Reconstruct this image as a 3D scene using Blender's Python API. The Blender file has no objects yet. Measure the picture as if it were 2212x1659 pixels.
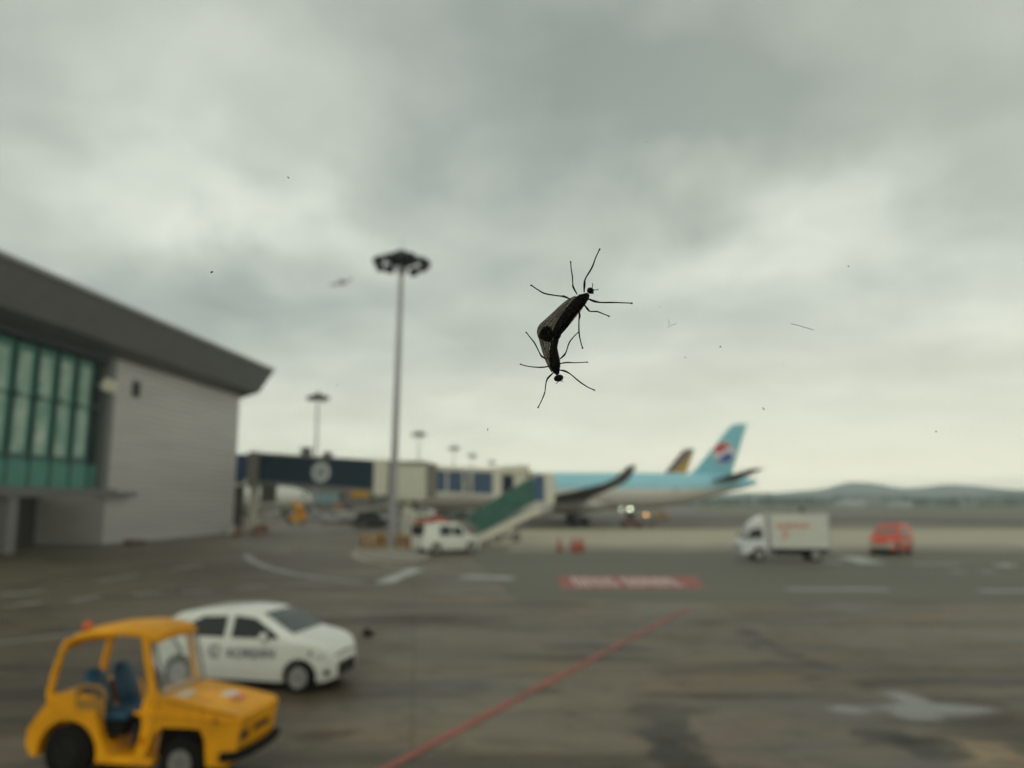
import bpy, bmesh, math, random
from mathutils import Vector, Matrix
R = math.radians
random.seed(7)
S = bpy.context.scene
COL = S.collection

# ------------------------------------------------------------------ camera
F, CX, CY, H = 1661.0, 1106.0, 829.5, 3.8          # focal length and centre in measuring units, eye height
PITCH = math.atan(258.5 / F)
cd = bpy.data.cameras.new('camera')
cam = bpy.data.objects.new('camera', cd); COL.objects.link(cam)
cam.location = (0, 0, H); cam.rotation_euler = (math.pi/2 + PITCH, 0, 0)
cd.sensor_width = 36; cd.lens = 36 * F / 2212
cd.clip_start = 0.01; cd.clip_end = 20000
cd.dof.use_dof = True; cd.dof.focus_distance = 0.1275
cd.dof.aperture_fstop = 18.8
S.camera = cam

# ------------------------------------------------------------------ colour management
S.view_settings.view_transform = 'Standard'; S.view_settings.look = 'None'
S.view_settings.exposure = 0.0; S.view_settings.gamma = 1
S.view_settings.use_curve_mapping = False
S.render.engine = 'CYCLES'
S.cycles.use_denoising = True
S.cycles.max_bounces = 6; S.cycles.transparent_max_bounces = 16
S.cycles.volume_bounces = 0
S.cycles.sample_clamp_indirect = 4

def ray(px, py):
    u = px-CX; v = py-CY
    return u, F*math.cos(PITCH)+v*math.sin(PITCH), F*math.sin(PITCH)-v*math.cos(PITCH)
def G(px, py, z=0.0):
    "point of the plane at height z on the sight line"
    a, b, c = ray(px, py); t = (z-H)/c
    return (a*t, b*t)
def DIR(px, py):
    return Vector(ray(px, py)).normalized()
def XZ(px, py, D):
    a, b, c = ray(px, py); t = D/b
    return a*t, H+c*t

# ------------------------------------------------------------------ world: overcast sky
W = bpy.data.worlds.new("World"); S.world = W; W.use_nodes = True
nt = W.node_tree; nt.nodes.clear()
def N(tree, typ, **kw):
    n = tree.nodes.new(typ)
    for k, v in kw.items():
        if k.startswith('i_'): n.inputs[int(k[2:])].default_value = v
        else: setattr(n, k, v)
    return n
def math_n(tree, op, a, b=None, clamp=False):
    n = N(tree, 'ShaderNodeMath', operation=op); n.use_clamp = clamp
    for i, x in enumerate((a, b)):
        if x is None: continue
        if hasattr(x, 'links'): tree.links.new(x, n.inputs[i])
        else: n.inputs[i].default_value = x
    return n.outputs[0]
SUN_EL, SUN_ROT = R(48), R(205)
L = nt.links
sky = N(nt, 'ShaderNodeTexSky', sky_type='NISHITA'); sky.sun_disc = False
sky.sun_elevation = SUN_EL; sky.sun_rotation = SUN_ROT
tc = N(nt, 'ShaderNodeTexCoord')
nrm = N(nt, 'ShaderNodeVectorMath', operation='NORMALIZE'); L.new(tc.outputs['Generated'], nrm.inputs[0])
sep = N(nt, 'ShaderNodeSeparateXYZ'); L.new(nrm.outputs[0], sep.inputs[0])
zc = math_n(nt, 'MAXIMUM', sep.outputs[2], 0.0)
den = math_n(nt, 'ADD', zc, 0.16)
px_ = math_n(nt, 'DIVIDE', sep.outputs[0], den); py_ = math_n(nt, 'DIVIDE', sep.outputs[1], den)
cmb = N(nt, 'ShaderNodeCombineXYZ'); L.new(px_, cmb.inputs[0]); L.new(py_, cmb.inputs[1])
n1 = N(nt, 'ShaderNodeTexNoise'); n1.inputs['Scale'].default_value = 2.0; n1.inputs['Detail'].default_value = 7; n1.inputs['Roughness'].default_value = 0.5
n1.inputs['Distortion'].default_value = 0.25
L.new(cmb.outputs[0], n1.inputs['Vector'])
n2 = N(nt, 'ShaderNodeTexNoise'); n2.inputs['Scale'].default_value = 6.0; n2.inputs['Detail'].default_value = 5
L.new(nrm.outputs[0], n2.inputs['Vector'])
# warp of the direction for soft irregular cloud banks
w1 = N(nt, 'ShaderNodeVectorMath', operation='SUBTRACT'); L.new(n2.outputs['Color'], w1.inputs[0]); w1.inputs[1].default_value = (.5, .5, .5)
w2 = N(nt, 'ShaderNodeVectorMath', operation='SCALE'); L.new(w1.outputs[0], w2.inputs[0]); w2.inputs['Scale'].default_value = 0.26
w3 = N(nt, 'ShaderNodeVectorMath', operation='ADD'); L.new(nrm.outputs[0], w3.inputs[0]); L.new(w2.outputs[0], w3.inputs[1])
val = math_n(nt, 'MULTIPLY', math_n(nt, 'SUBTRACT', n1.outputs['Fac'], 0.5), 0.9)
# cloud banks: direction, radius x, radius z, weight (bright +, dark -)
BANKS = [((330, 400), .18, .08, .16), ((560, 450), .16, .07, .28), ((500, 560), .13, .085, -.26), ((330, 620), .14, .06, -.12), ((120, 480), .12, .08, -.05),
         ((150, 120), .22, .10, .04), ((600, 60), .20, .08, .12), ((820, 230), .14, .12, .10), ((120, 260), .26, .05, -.12), ((1250, 60), .3, .12, -.20),
         ((1250, 330), .30, .09, -.12), ((1000, 380), .22, .07, -.03), ((1750, 240), .38, .14, -.32), ((2100, 330), .2, .12, -.06), ((2100, 60), .2, .1, .16),
         ((1650, 480), .18, .08, .26), ((1480, 560), .14, .06, .10), ((2120, 600), .2, .09, .24), ((1880, 700), .22, .05, -.12), ((1450, 780), .3, .05, .06),
         ((1050, 560), .2, .06, -.03), ((700, 700), .16, .06, -.04), ((1950, 790), .25, .035, -.07), ((1000, 760), .14, .05, -.03)]
for (p, rx, rz, wt) in BANKS:
    d = DIR(*p)
    sub = N(nt, 'ShaderNodeVectorMath', operation='SUBTRACT'); L.new(w3.outputs[0], sub.inputs[0]); sub.inputs[1].default_value = d
    sc = N(nt, 'ShaderNodeVectorMath', operation='MULTIPLY'); L.new(sub.outputs[0], sc.inputs[0]); sc.inputs[1].default_value = (1/rx, 1/rx, 1/rz)
    ln = N(nt, 'ShaderNodeVectorMath', operation='LENGTH'); L.new(sc.outputs[0], ln.inputs[0])
    g = math_n(nt, 'POWER', 2.718, math_n(nt, 'MULTIPLY', math_n(nt, 'MULTIPLY', ln.outputs['Value'], ln.outputs['Value']), -1.0))
    val = math_n(nt, 'ADD', val, math_n(nt, 'MULTIPLY', g, wt*1.2))
val = math_n(nt, 'ADD', val, 0.5)
# contrast fades towards the horizon
ramp = N(nt, 'ShaderNodeValToRGB'); L.new(val, ramp.inputs[0])
e = ramp.color_ramp.elements
e[0].position = .05; e[0].color = (.335, .38, .355, 1)
e[1].position = .95; e[1].color = (.86, .90, .80, 1)
m = ramp.color_ramp.elements.new(.5); m.color = (.55, .59, .54, 1)
hor = N(nt, 'ShaderNodeMapRange'); L.new(sep.outputs[2], hor.inputs[0]); hor.inputs[1].default_value = 0.0; hor.inputs[2].default_value = 0.27; hor.interpolation_type = 'SMOOTHSTEP'
up_ = N(nt, 'ShaderNodeMapRange'); up_.interpolation_type = 'SMOOTHSTEP'; L.new(sep.outputs[2], up_.inputs[0]); up_.inputs[1].default_value = .30; up_.inputs[2].default_value = .62; up_.inputs[3].default_value = 1.0; up_.inputs[4].default_value = .84
rs_ = N(nt, 'ShaderNodeVectorMath', operation='SCALE'); L.new(ramp.outputs[0], rs_.inputs[0]); L.new(up_.outputs[0], rs_.inputs['Scale'])
hcol = N(nt, 'ShaderNodeMixRGB'); hcol.inputs[1].default_value = (.86, .855, .71, 1)
hc2 = math_n(nt, 'ADD', math_n(nt, 'MULTIPLY', hor.outputs[0], 0.80), 0.10)
xl = N(nt, 'ShaderNodeMapRange'); L.new(sep.outputs[0], xl.inputs[0]); xl.inputs[1].default_value = -.55; xl.inputs[2].default_value = .25; xl.inputs[3].default_value = .30; xl.inputs[4].default_value = 0
hc3 = math_n(nt, 'ADD', hc2, xl.outputs[0], True)
L.new(hc3, hcol.inputs[0]); L.new(rs_.outputs[0], hcol.inputs[2])
# the low sky stands beyond the haze layer, so it is brighter by what that air takes away
HZ_D = 3.3e-4
pl_ = math_n(nt, 'MINIMUM', math_n(nt, 'DIVIDE', 146.0, math_n(nt, 'MAXIMUM', sep.outputs[2], 0.005)), 4700.0)
T_ = math_n(nt, 'POWER', 2.71828, math_n(nt, 'MULTIPLY', pl_, -HZ_D))
iT = math_n(nt, 'DIVIDE', 1.0, T_)
hb0 = N(nt, 'ShaderNodeVectorMath', operation='SCALE'); L.new(hcol.outputs[0], hb0.inputs[0]); L.new(iT, hb0.inputs['Scale'])
hs0 = N(nt, 'ShaderNodeVectorMath', operation='SCALE'); hs0.inputs[0].default_value = (.27, .31, .31); L.new(math_n(nt, 'SUBTRACT', iT, 1.0), hs0.inputs['Scale'])
hb = N(nt, 'ShaderNodeVectorMath', operation='SUBTRACT'); L.new(hb0.outputs[0], hb.inputs[0]); L.new(hs0.outputs[0], hb.inputs[1])
skys = N(nt, 'ShaderNodeVectorMath', operation='SCALE'); L.new(sky.outputs[0], skys.inputs[0]); skys.inputs['Scale'].default_value = 0.06
mix = N(nt, 'ShaderNodeMixRGB'); mix.inputs[0].default_value = 0.95
L.new(skys.outputs[0], mix.inputs[1]); L.new(hb.outputs[0], mix.inputs[2])
bg = N(nt, 'ShaderNodeBackground'); bg.inputs[1].default_value = 1.0; L.new(mix.outputs[0], bg.inputs[0])
wo = N(nt, 'ShaderNodeOutputWorld'); L.new(bg.outputs[0], wo.inputs[0])

sl = bpy.data.lights.new('sun', 'SUN'); sl.energy = 0.5; sl.angle = R(25); sl.color = (1, .96, .88)
so = bpy.data.objects.new('sun', sl); COL.objects.link(so)
# sky texture azimuth: rotation 0 is +Y, turning clockwise seen from above
so.rotation_euler = (math.pi/2 - SUN_EL, 0, math.pi - SUN_ROT)

# ------------------------------------------------------------------ materials
MATS = {}
def mat(name, col, rough=0.5, metal=0.0, var=0.12, scale=3.0, bump=0.0, **kw):
    if name in MATS: return MATS[name]
    m = bpy.data.materials.new(name); m.use_nodes = True; t = m.node_tree
    b = t.nodes['Principled BSDF']
    b.inputs['Roughness'].default_value = rough; b.inputs['Metallic'].default_value = metal
    tcn = t.nodes.new('ShaderNodeTexCoord')
    nz = t.nodes.new('ShaderNodeTexNoise'); nz.inputs['Scale'].default_value = scale; nz.inputs['Detail'].default_value = 5
    t.links.new(tcn.outputs['Object'], nz.inputs['Vector'])
    rp = t.nodes.new('ShaderNodeValToRGB')
    c = Vector(col[:3])
    rp.color_ramp.elements[0].position = .3; rp.color_ramp.elements[0].color = (*(c*(1-var)), 1)
    rp.color_ramp.elements[1].position = .7; rp.color_ramp.elements[1].color = (*(c*(1+var*.5)), 1)
    t.links.new(nz.outputs['Fac'], rp.inputs[0]); t.links.new(rp.outputs[0], b.inputs['Base Color'])
    if bump:
        bp = t.nodes.new('ShaderNodeBump'); bp.inputs['Strength'].default_value = bump
        t.links.new(nz.outputs['Fac'], bp.inputs['Height']); t.links.new(bp.outputs[0], b.inputs['Normal'])
    for k, v in kw.items(): b.inputs[k].default_value = v
    MATS[name] = m
    return m
def emis(name, col, st):
    m = mat(name, col, .4, var=0)
    b = m.node_tree.nodes['Principled BSDF']
    b.inputs['Emission Color'].default_value = (*col, 1); b.inputs['Emission Strength'].default_value = st
    return m
YEL = mat('yellow_paint', (.76, .325, .0), .5, var=.30, scale=1.6, **{'Specular IOR Level': .3})
WHT = mat('white_paint', (.66, .67, .61), .28, var=.05, **{'Coat Weight': .5, 'Coat Roughness': .1})
BLK = mat('black_rubber', (.010, .009, .008), .85, **{'Specular IOR Level': .12})
DRK = mat('dark_plastic', (.014, .013, .012), .6, **{'Specular IOR Level': .2})
GLS = mat('dark_glass', (.012, .013, .013), .12, var=0)
GREYG = mat('grey_glass', (.05, .06, .06), .08, var=0)
ALU = mat('alloy_metal', (.30, .30, .29), .4, .3)
STL = mat('galvanised_steel', (.30, .30, .31), .5, .3)
RED = mat('red_paint', (.55, .05, .025), .35)
BLUE = mat('seat_vinyl', (.006, .055, .105), .5)
ORG = mat('orange_lens', (.60, .09, .008), .3)
SIL = mat('silver_paint', (.40, .41, .42), .3, .4)
CRM = mat('cream_panel', (.60, .59, .49), .6)
NAVY = mat('navy_panel', (.006, .022, .040), .7, **{'Specular IOR Level': .15})
BLUP = mat('blue_panel', (.018, .060, .14), .45)
GRN = mat('green_panel', (.022, .115, .085), .6, var=.4, scale=1.2)
CONC = mat('concrete', (.26, .24, .20), .85)
GRY = mat('grey_paint', (.16, .16, .16), .55)

# ------------------------------------------------------------------ mesh helper
class MB:
    def __init__(s): s.v = []; s.f = []
    def add(s, vs, fs):
        o = len(s.v); s.v += [tuple(v) for v in vs]; s.f += [tuple(i+o for i in f) for f in fs]; return s
    def box(s, c, d, rz=0, ry=0, rx=0):
        m = Matrix.Rotation(rz, 3, 'Z') @ Matrix.Rotation(ry, 3, 'Y') @ Matrix.Rotation(rx, 3, 'X')
        vs = [Vector(c) + m @ Vector((x*d[0]/2, y*d[1]/2, z*d[2]/2)) for x in (-1, 1) for y in (-1, 1) for z in (-1, 1)]
        return s.add(vs, [(0, 1, 3, 2), (4, 6, 7, 5), (0, 4, 5, 1), (2, 3, 7, 6), (0, 2, 6, 4), (1, 5, 7, 3)])
    def prism(s, poly, a, b, axis='y'):
        "poly of 2-D points, extruded from a to b along axis; (x,z) for y, (x,y) for z, (y,z) for x"
        def p(q, t):
            return {'y': (q[0], t, q[1]), 'z': (q[0], q[1], t), 'x': (t, q[0], q[1])}[axis]
        n = len(poly); vs = [p(q, a) for q in poly] + [p(q, b) for q in poly]
        fs = [tuple(range(n)), tuple(range(2*n-1, n-1, -1))] + [(i, i+n, (i+1) % n+n, (i+1) % n) for i in range(n)]
        return s.add(vs, fs)
    def tube(s, pts, rad, n=8, flat=None, cap=True):
        "tube through pts with radii; flat = (axis vector, factor) squeezes the section"
        pts = [Vector(p) for p in pts]; k = len(pts)
        if not hasattr(rad, '__len__'): rad = [rad]*k
        rings = []
        up = Vector((0.13, 0.21, 1)).normalized()
        for i, p in enumerate(pts):
            t = (pts[min(i+1, k-1)] - pts[max(i-1, 0)]).normalized()
            a = t.cross(up)
            if a.length < .05: a = t.cross(Vector((1, 0, 0)))
            a.normalize(); b = t.cross(a)
            ring = []
            for j in range(n):
                an = 2*math.pi*j/n
                o = (a*math.cos(an) + b*math.sin(an))*rad[i]
                if flat: o = o - Vector(flat[0])*o.dot(Vector(flat[0]))*(1-flat[1])
                ring.append(p+o)
            rings.append(ring)
        vs = [v for r in rings for v in r]
        fs = [(i*n+j, i*n+(j+1) % n, (i+1)*n+(j+1) % n, (i+1)*n+j) for i in range(k-1) for j in range(n)]
        if cap: fs += [tuple(range(n-1, -1, -1)), tuple(range((k-1)*n, k*n))]
        return s.add(vs, fs)
    def cyl(s, a, b, r, n=20): return s.tube([a, b], r if hasattr(r, '__len__') else [r, r], n)
    def ball(s, c, r, n=12, m=8):
        c = Vector(c)
        if not hasattr(r, '__len__'): r = (r, r, r)
        vs = [c+Vector((0, 0, -r[2]))]
        for i in range(1, m):
            th = math.pi*i/m
            for j in range(n):
                ph = 2*math.pi*j/n
                vs.append(c+Vector((r[0]*math.sin(th)*math.cos(ph), r[1]*math.sin(th)*math.sin(ph), -r[2]*math.cos(th))))
        vs.append(c+Vector((0, 0, r[2])))
        fs = [(0, 1+(j+1) % n, 1+j) for j in range(n)]
        for i in range(m-2):
            for j in range(n):
                fs.append((1+i*n+j, 1+i*n+(j+1) % n, 1+(i+1)*n+(j+1) % n, 1+(i+1)*n+j))
        fs += [(len(vs)-1, 1+(m-2)*n+j, 1+(m-2)*n+(j+1) % n) for j in range(n)]
        return s.add(vs, fs)
    def loft(s, rings):
        n = len(rings[0]); vs = [v for r in rings for v in r]; k = len(rings)
        fs = [(i*n+j, (i+1)*n+j, (i+1)*n+(j+1) % n, i*n+(j+1) % n) for i in range(k-1) for j in range(n)]
        fs += [tuple(range(n)), tuple(range(k*n-1, (k-1)*n-1, -1))]
        return s.add(vs, fs)
    def build(s, name, m, parent=None, smooth=False, bevel=0, loc=None):
        me = bpy.data.meshes.new(name); me.from_pydata(s.v, [], s.f); me.update()
        bm = bmesh.new(); bm.from_mesh(me); bmesh.ops.recalc_face_normals(bm, faces=bm.faces); bm.to_mesh(me); bm.free()
        for mm in (m if isinstance(m, (list, tuple)) else [m]): me.materials.append(mm)
        o = bpy.data.objects.new(name, me); COL.objects.link(o)
        if parent: o.parent = parent
        if loc: o.location = loc
        if smooth:
            for p in me.polygons: p.use_smooth = True
            try: me.set_sharp_from_angle(angle=R(38))
            except Exception: pass
        if bevel:
            bv = o.modifiers.new('bevel', 'BEVEL'); bv.width = bevel; bv.segments = 2; bv.limit_method = 'ANGLE'; bv.angle_limit = R(40)
        return o
def tag(o, label=None, cat=None, group=None, kind=None):
    if label: o['label'] = label
    if cat: o['category'] = cat
    if group: o['group'] = group
    if kind: o['kind'] = kind
    return o
def thing(name, loc, rz, label, cat, group=None):
    o = bpy.data.objects.new(name, None); COL.objects.link(o)
    o.location = loc; o.rotation_euler.z = rz; o.empty_display_size = .2
    return tag(o, label, cat, group)
def copy_tree(o, loc=None, rz=None, label=None, parent=None):
    c = o.copy(); COL.objects.link(c)
    if parent: c.parent = parent
    for ch in [x for x in COL.objects if x.parent == o]: copy_tree(ch, parent=c)
    if loc is not None: c.location = loc
    if rz is not None: c.rotation_euler.z = rz
    if label: c['label'] = label
    return c
def cut(o, cutters):
    "boolean difference applied to the mesh of o"
    me = bpy.data.meshes.new('t'); me.from_pydata(cutters.v, [], cutters.f); me.update()
    bm = bmesh.new(); bm.from_mesh(me); bmesh.ops.recalc_face_normals(bm, faces=bm.faces); bm.to_mesh(me); bm.free()
    c = bpy.data.objects.new('t', me); COL.objects.link(c)
    c.parent = o.parent
    b = o.modifiers.new('b', 'BOOLEAN'); b.object = c; b.operation = 'DIFFERENCE'; b.solver = 'EXACT'; b.use_self = True
    bpy.context.view_layer.update()
    dg = bpy.context.evaluated_depsgraph_get()
    nm = bpy.data.meshes.new_from_object(o.evaluated_get(dg)); nm.name = o.data.name
    o.modifiers.remove(b); o.data = nm
    bpy.data.objects.remove(c); bpy.data.meshes.remove(me)
def text_part(name, txt, size, m, parent, mtx, depth=.004, shear=0):
    cu = bpy.data.curves.new('t', 'FONT'); cu.body = txt; cu.size = size; cu.extrude = depth; cu.align_x = 'CENTER'; cu.align_y = 'CENTER'; cu.shear = shear
    cu.offset = size*.012
    o = bpy.data.objects.new('t', cu); COL.objects.link(o); bpy.context.view_layer.update()
    me = bpy.data.meshes.new_from_object(o.evaluated_get(bpy.context.evaluated_depsgraph_get())); me.name = name
    bpy.data.objects.remove(o); bpy.data.curves.remove(cu)
    me.materials.clear(); me.materials.append(m)
    q = bpy.data.objects.new(name, me); COL.objects.link(q); q.parent = parent; q.matrix_local = mtx
    return q
def curve(pts):
    "smooth interpolation through (x, value) points"
    def f(x):
        if x <= pts[0][0]: return pts[0][1]
        for (a, va), (b, vb) in zip(pts, pts[1:]):
            if x <= b:
                t = (x-a)/(b-a); return va+(vb-va)*t
        return pts[-1][1]
    def g(x):
        h = .05; return (f(x-h)+2*f(x)+f(x+h))/4
    return g

# ------------------------------------------------------------------ ground
gm = bpy.data.materials.new('apron_surface'); gm.use_nodes = True
t = gm.node_tree; b = t.nodes['Principled BSDF']; LK = t.links
geo = N(t, 'ShaderNodeNewGeometry')
def noise(t, vec, scale, detail=6, rough=.55, stretch=None, dist=0):
    if stretch:
        mp = N(t, 'ShaderNodeMapping'); mp.inputs['Scale'].default_value = stretch; t.links.new(vec, mp.inputs[0]); vec = mp.outputs[0]
    n = N(t, 'ShaderNodeTexNoise'); n.inputs['Scale'].default_value = scale; n.inputs['Detail'].default_value = detail
    n.inputs['Roughness'].default_value = rough; n.inputs['Distortion'].default_value = dist
    t.links.new(vec, n.inputs['Vector']); return n
def rampn(t, fac, stops):
    r = N(t, 'ShaderNodeValToRGB'); t.links.new(fac, r.inputs[0]); el = r.color_ramp.elements
    el[0].position, el[0].color = stops[0][0], (*stops[0][1], 1); el[1].position, el[1].color = stops[-1][0], (*stops[-1][1], 1)
    for p, c in stops[1:-1]: q = el.new(p); q.color = (*c, 1)
    return r.outputs[0]
def mixc(t, fac, a, bb, typ='MIX'):
    n = N(t, 'ShaderNodeMixRGB', blend_type=typ)
    for i, x in ((0, fac), (1, a), (2, bb)):
        if hasattr(x, 'links'): t.links.new(x, n.inputs[i])
        else: n.inputs[i].default_value = x if i == 0 else (*x, 1)
    return n.outputs[0]
pos = geo.outputs['Position']
big = noise(t, pos, .09, 5, .55, dist=.6); mid = noise(t, pos, .5, 6, .6, stretch=(.55, 1, 1)); fine = noise(t, pos, 9, 4, .7)
base = rampn(t, big.outputs['Fac'], [(.30, (.115, .085, .058)), (.5, (.152, .124, .088)), (.72, (.192, .168, .122))])
base = mixc(t, .75, base, rampn(t, mid.outputs['Fac'], [(.32, (.38, .35, .31)), (.5, (.98, .98, .98)), (.68, (1.28, 1.25, 1.18))]), 'MULTIPLY')
# slab-to-slab tone and dark joints
br = N(t, 'ShaderNodeTexBrick'); mpb = N(t, 'ShaderNodeMapping'); mpb.inputs['Rotation'].default_value = (0, 0, R(-7)); LK.new(pos, mpb.inputs[0]); LK.new(mpb.outputs[0], br.inputs['Vector'])
br.offset = 0; br.inputs['Scale'].default_value = 1; br.inputs['Brick Width'].default_value = 5.6; br.inputs['Row Height'].default_value = 3.7; br.inputs['Mortar Size'].default_value = .045; br.inputs['Mortar Smooth'].default_value = .3
br.inputs['Color1'].default_value = (.84, .80, .76, 1); br.inputs['Color2'].default_value = (1.14, 1.14, 1.12, 1); br.inputs['Mortar'].default_value = (.52, .47, .42, 1)
base = mixc(t, .5, base, br.outputs['Color'], 'MULTIPLY')
# long wet and rubber streaks along the driving direction
st_ = noise(t, pos, .30, 6, .65, stretch=(.28, 1.6, 1), dist=.8)
base = mixc(t, .9, base, rampn(t, st_.outputs['Fac'], [(.36, (.42, .38, .33)), (.50, (1, 1, 1))]), 'MULTIPLY')
sm_ = noise(t, pos, 1.6, 6, .7, stretch=(.5, 1.3, 1), dist=1.2)
base = mixc(t, .8, base, rampn(t, sm_.outputs['Fac'], [(.36, (.55, .52, .48)), (.50, (1, 1, 1)), (.70, (1.15, 1.13, 1.08))]), 'MULTIPLY')
base = mixc(t, .35, base, rampn(t, fine.outputs['Fac'], [(.3, (.65, .65, .65)), (.7, (1.25, 1.25, 1.25))]), 'MULTIPLY')
# warped position for stain outlines
wn = noise(t, pos, .9, 4, .6)
a1 = N(t, 'ShaderNodeVectorMath', operation='SUBTRACT'); LK.new(wn.outputs['Color'], a1.inputs[0]); a1.inputs[1].default_value = (.5, .5, .5)
a2 = N(t, 'ShaderNodeVectorMath', operation='SCALE'); LK.new(a1.outputs[0], a2.inputs[0]); a2.inputs['Scale'].default_value = 1.7
a3 = N(t, 'ShaderNodeVectorMath', operation='ADD'); LK.new(a2.outputs[0], a3.inputs[0]); LK.new(pos, a3.inputs[1])
a2b = N(t, 'ShaderNodeVectorMath', operation='SCALE'); LK.new(a1.outputs[0], a2b.inputs[0]); a2b.inputs['Scale'].default_value = .6
a3b = N(t, 'ShaderNodeVectorMath', operation='ADD'); LK.new(a2b.outputs[0], a3b.inputs[0]); LK.new(pos, a3b.inputs[1])
def patch(base, px, py, rpx, rpy, col, soft=.5, rot=0, amt=1.0):
    x, y = G(px, py); x2, _ = G(px+rpx, py); _, y2 = G(px, py-rpy)
    rx = abs(x2-x); ry = abs(y2-y)
    mp = N(t, 'ShaderNodeMapping', vector_type='TEXTURE'); LK.new((a3b if rpy < 12 else a3).outputs[0], mp.inputs[0])
    mp.inputs['Location'].default_value = (x, y, 0); mp.inputs['Rotation'].default_value = (0, 0, R(rot)); mp.inputs['Scale'].default_value = (rx, ry, 1000)
    ln = N(t, 'ShaderNodeVectorMath', operation='LENGTH'); LK.new(mp.outputs[0], ln.inputs[0])
    mr = N(t, 'ShaderNodeMapRange', interpolation_type='SMOOTHSTEP'); LK.new(ln.outputs['Value'], mr.inputs[0])
    mr.inputs[1].default_value = 1+soft; mr.inputs[2].default_value = 1-soft; mr.inputs[3].default_value = 0; mr.inputs[4].default_value = amt
    return mixc(t, mr.outputs[0], base, col, 'MULTIPLY')
DK = (.30, .30, .27); BR = (.52, .45, .38); LT = (1.25, 1.22, 1.12); GR = (.72, .75, .74)
STAINS = [ # px, py, rx, ry, tint, softness
    (1450, 1590, 70, 40, DK, .35), (1430, 1535, 95, 14, (.5, .47, .42), .4), (1470, 1650, 55, 50, DK, .35),
    (1600, 1503, 230, 8, (.42, .38, .33), .4), (2090, 1472, 230, 10, (.34, .29, .25), .35), (2060, 1560, 190, 7, (.5, .46, .40), .5), (1885, 1483, 40, 10, (.5, .44, .38), .5), (1640, 1600, 280, 60, (1.15, 1.10, 1.10), .3), (1000, 1600, 330, 60, (1.12, 1.12, 1.08), .4), (2120, 1500, 150, 10, (1.15, 1.05, .9), .5),
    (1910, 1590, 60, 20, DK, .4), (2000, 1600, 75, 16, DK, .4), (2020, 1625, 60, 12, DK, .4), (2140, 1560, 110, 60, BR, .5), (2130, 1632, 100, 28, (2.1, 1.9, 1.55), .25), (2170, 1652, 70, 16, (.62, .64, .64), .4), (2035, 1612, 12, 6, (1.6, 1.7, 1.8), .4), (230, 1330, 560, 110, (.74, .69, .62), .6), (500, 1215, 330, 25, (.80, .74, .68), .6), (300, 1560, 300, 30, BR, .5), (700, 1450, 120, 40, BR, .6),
    (1700, 1440, 190, 26, (1.05, .99, .84), .5), (1400, 1455, 260, 30, (1.06, 1.0, .85), .5),
    (1290, 1395, 60, 5, DK, .5), (1360, 1402, 50, 5, DK, .5), (1210, 1398, 40, 4, BR, .5), (1180, 1420, 160, 6, BR, .6), (1330, 1424, 120, 6, BR, .5),
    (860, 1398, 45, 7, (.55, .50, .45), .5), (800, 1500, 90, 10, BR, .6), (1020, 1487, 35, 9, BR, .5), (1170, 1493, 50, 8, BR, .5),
    (1130, 1355, 120, 7, GR, .6), (950, 1340, 130, 14, BR, .6), (1180, 1308, 70, 9, (.78, .68, .62), .5), (1290, 1302, 30, 6, (1.3, 1.25, 1.0), .5),
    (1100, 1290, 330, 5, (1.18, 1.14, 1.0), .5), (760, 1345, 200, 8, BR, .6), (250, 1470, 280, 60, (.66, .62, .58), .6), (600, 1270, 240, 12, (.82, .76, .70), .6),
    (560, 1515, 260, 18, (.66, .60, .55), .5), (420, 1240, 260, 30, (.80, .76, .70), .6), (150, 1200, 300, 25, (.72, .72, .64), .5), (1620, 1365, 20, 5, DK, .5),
    (1620, 1372, 26, 5, DK, .6), (1650, 1388, 24, 5, DK, .6), (1680, 1402, 26, 5, DK, .6), (1712, 1416, 28, 5, DK, .6), (1746, 1430, 30, 5, DK, .6), (1785, 1443, 40, 5, DK, .6), (1625, 1398, 14, 5, DK, .6), (1655, 1430, 16, 4, BR, .6), (1710, 1452, 30, 4, BR, .6), (1760, 1462, 36, 4, BR, .6), (1530, 1345, 40, 5, BR, .5),
    (1900, 1330, 260, 9, (1.15, 1.03, .90), .5), (1500, 1215, 240, 12, (.85, .87, .85), .6), (2050, 1400, 200, 30, (.93, .96, .93), .6), (680, 1590, 80, 12, BR, .5)]
for s_ in STAINS: base = patch(base, *s_)
# rain puddle: a smooth, darker film of water with an uneven shore
def pmask(px, py, rpx, rpy, soft):
    x, y = G(px, py); x2, _ = G(px+rpx, py); _, y2 = G(px, py-rpy)
    mp = N(t, 'ShaderNodeMapping', vector_type='TEXTURE'); LK.new(a3b.outputs[0], mp.inputs[0])
    mp.inputs['Location'].default_value = (x, y, 0); mp.inputs['Scale'].default_value = (abs(x2-x), abs(y2-y), 1000)
    ln = N(t, 'ShaderNodeVectorMath', operation='LENGTH'); LK.new(mp.outputs[0], ln.inputs[0])
    mr = N(t, 'ShaderNodeMapRange', interpolation_type='SMOOTHSTEP'); LK.new(ln.outputs['Value'], mr.inputs[0])
    mr.inputs[1].default_value = 1+soft; mr.inputs[2].default_value = 1-soft; mr.inputs[3].default_value = 0; mr.inputs[4].default_value = 1
    return mr.outputs[0]
wet = pmask(2010, 1531, 115, 15, .5)
for q in ((1972, 1514, 42, 24, .6), (1838, 1533, 48, 8, .6), (2085, 1534, 70, 8, .5), (1985, 1546, 50, 12, .5)): wet = math_n(t, 'MAXIMUM', wet, pmask(*q))
damp = rampn(t, mid.outputs['Fac'], [(.3, (.40, .40, .40)), (.7, (.74, .74, .74))])
wet = math_n(t, 'MULTIPLY', wet, .85)
LK.new(mixc(t, wet, base, (.045, .042, .034)), b.inputs['Base Color'])
LK.new(mixc(t, wet, damp, (.17, .17, .17)), b.inputs['Roughness'])
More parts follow.
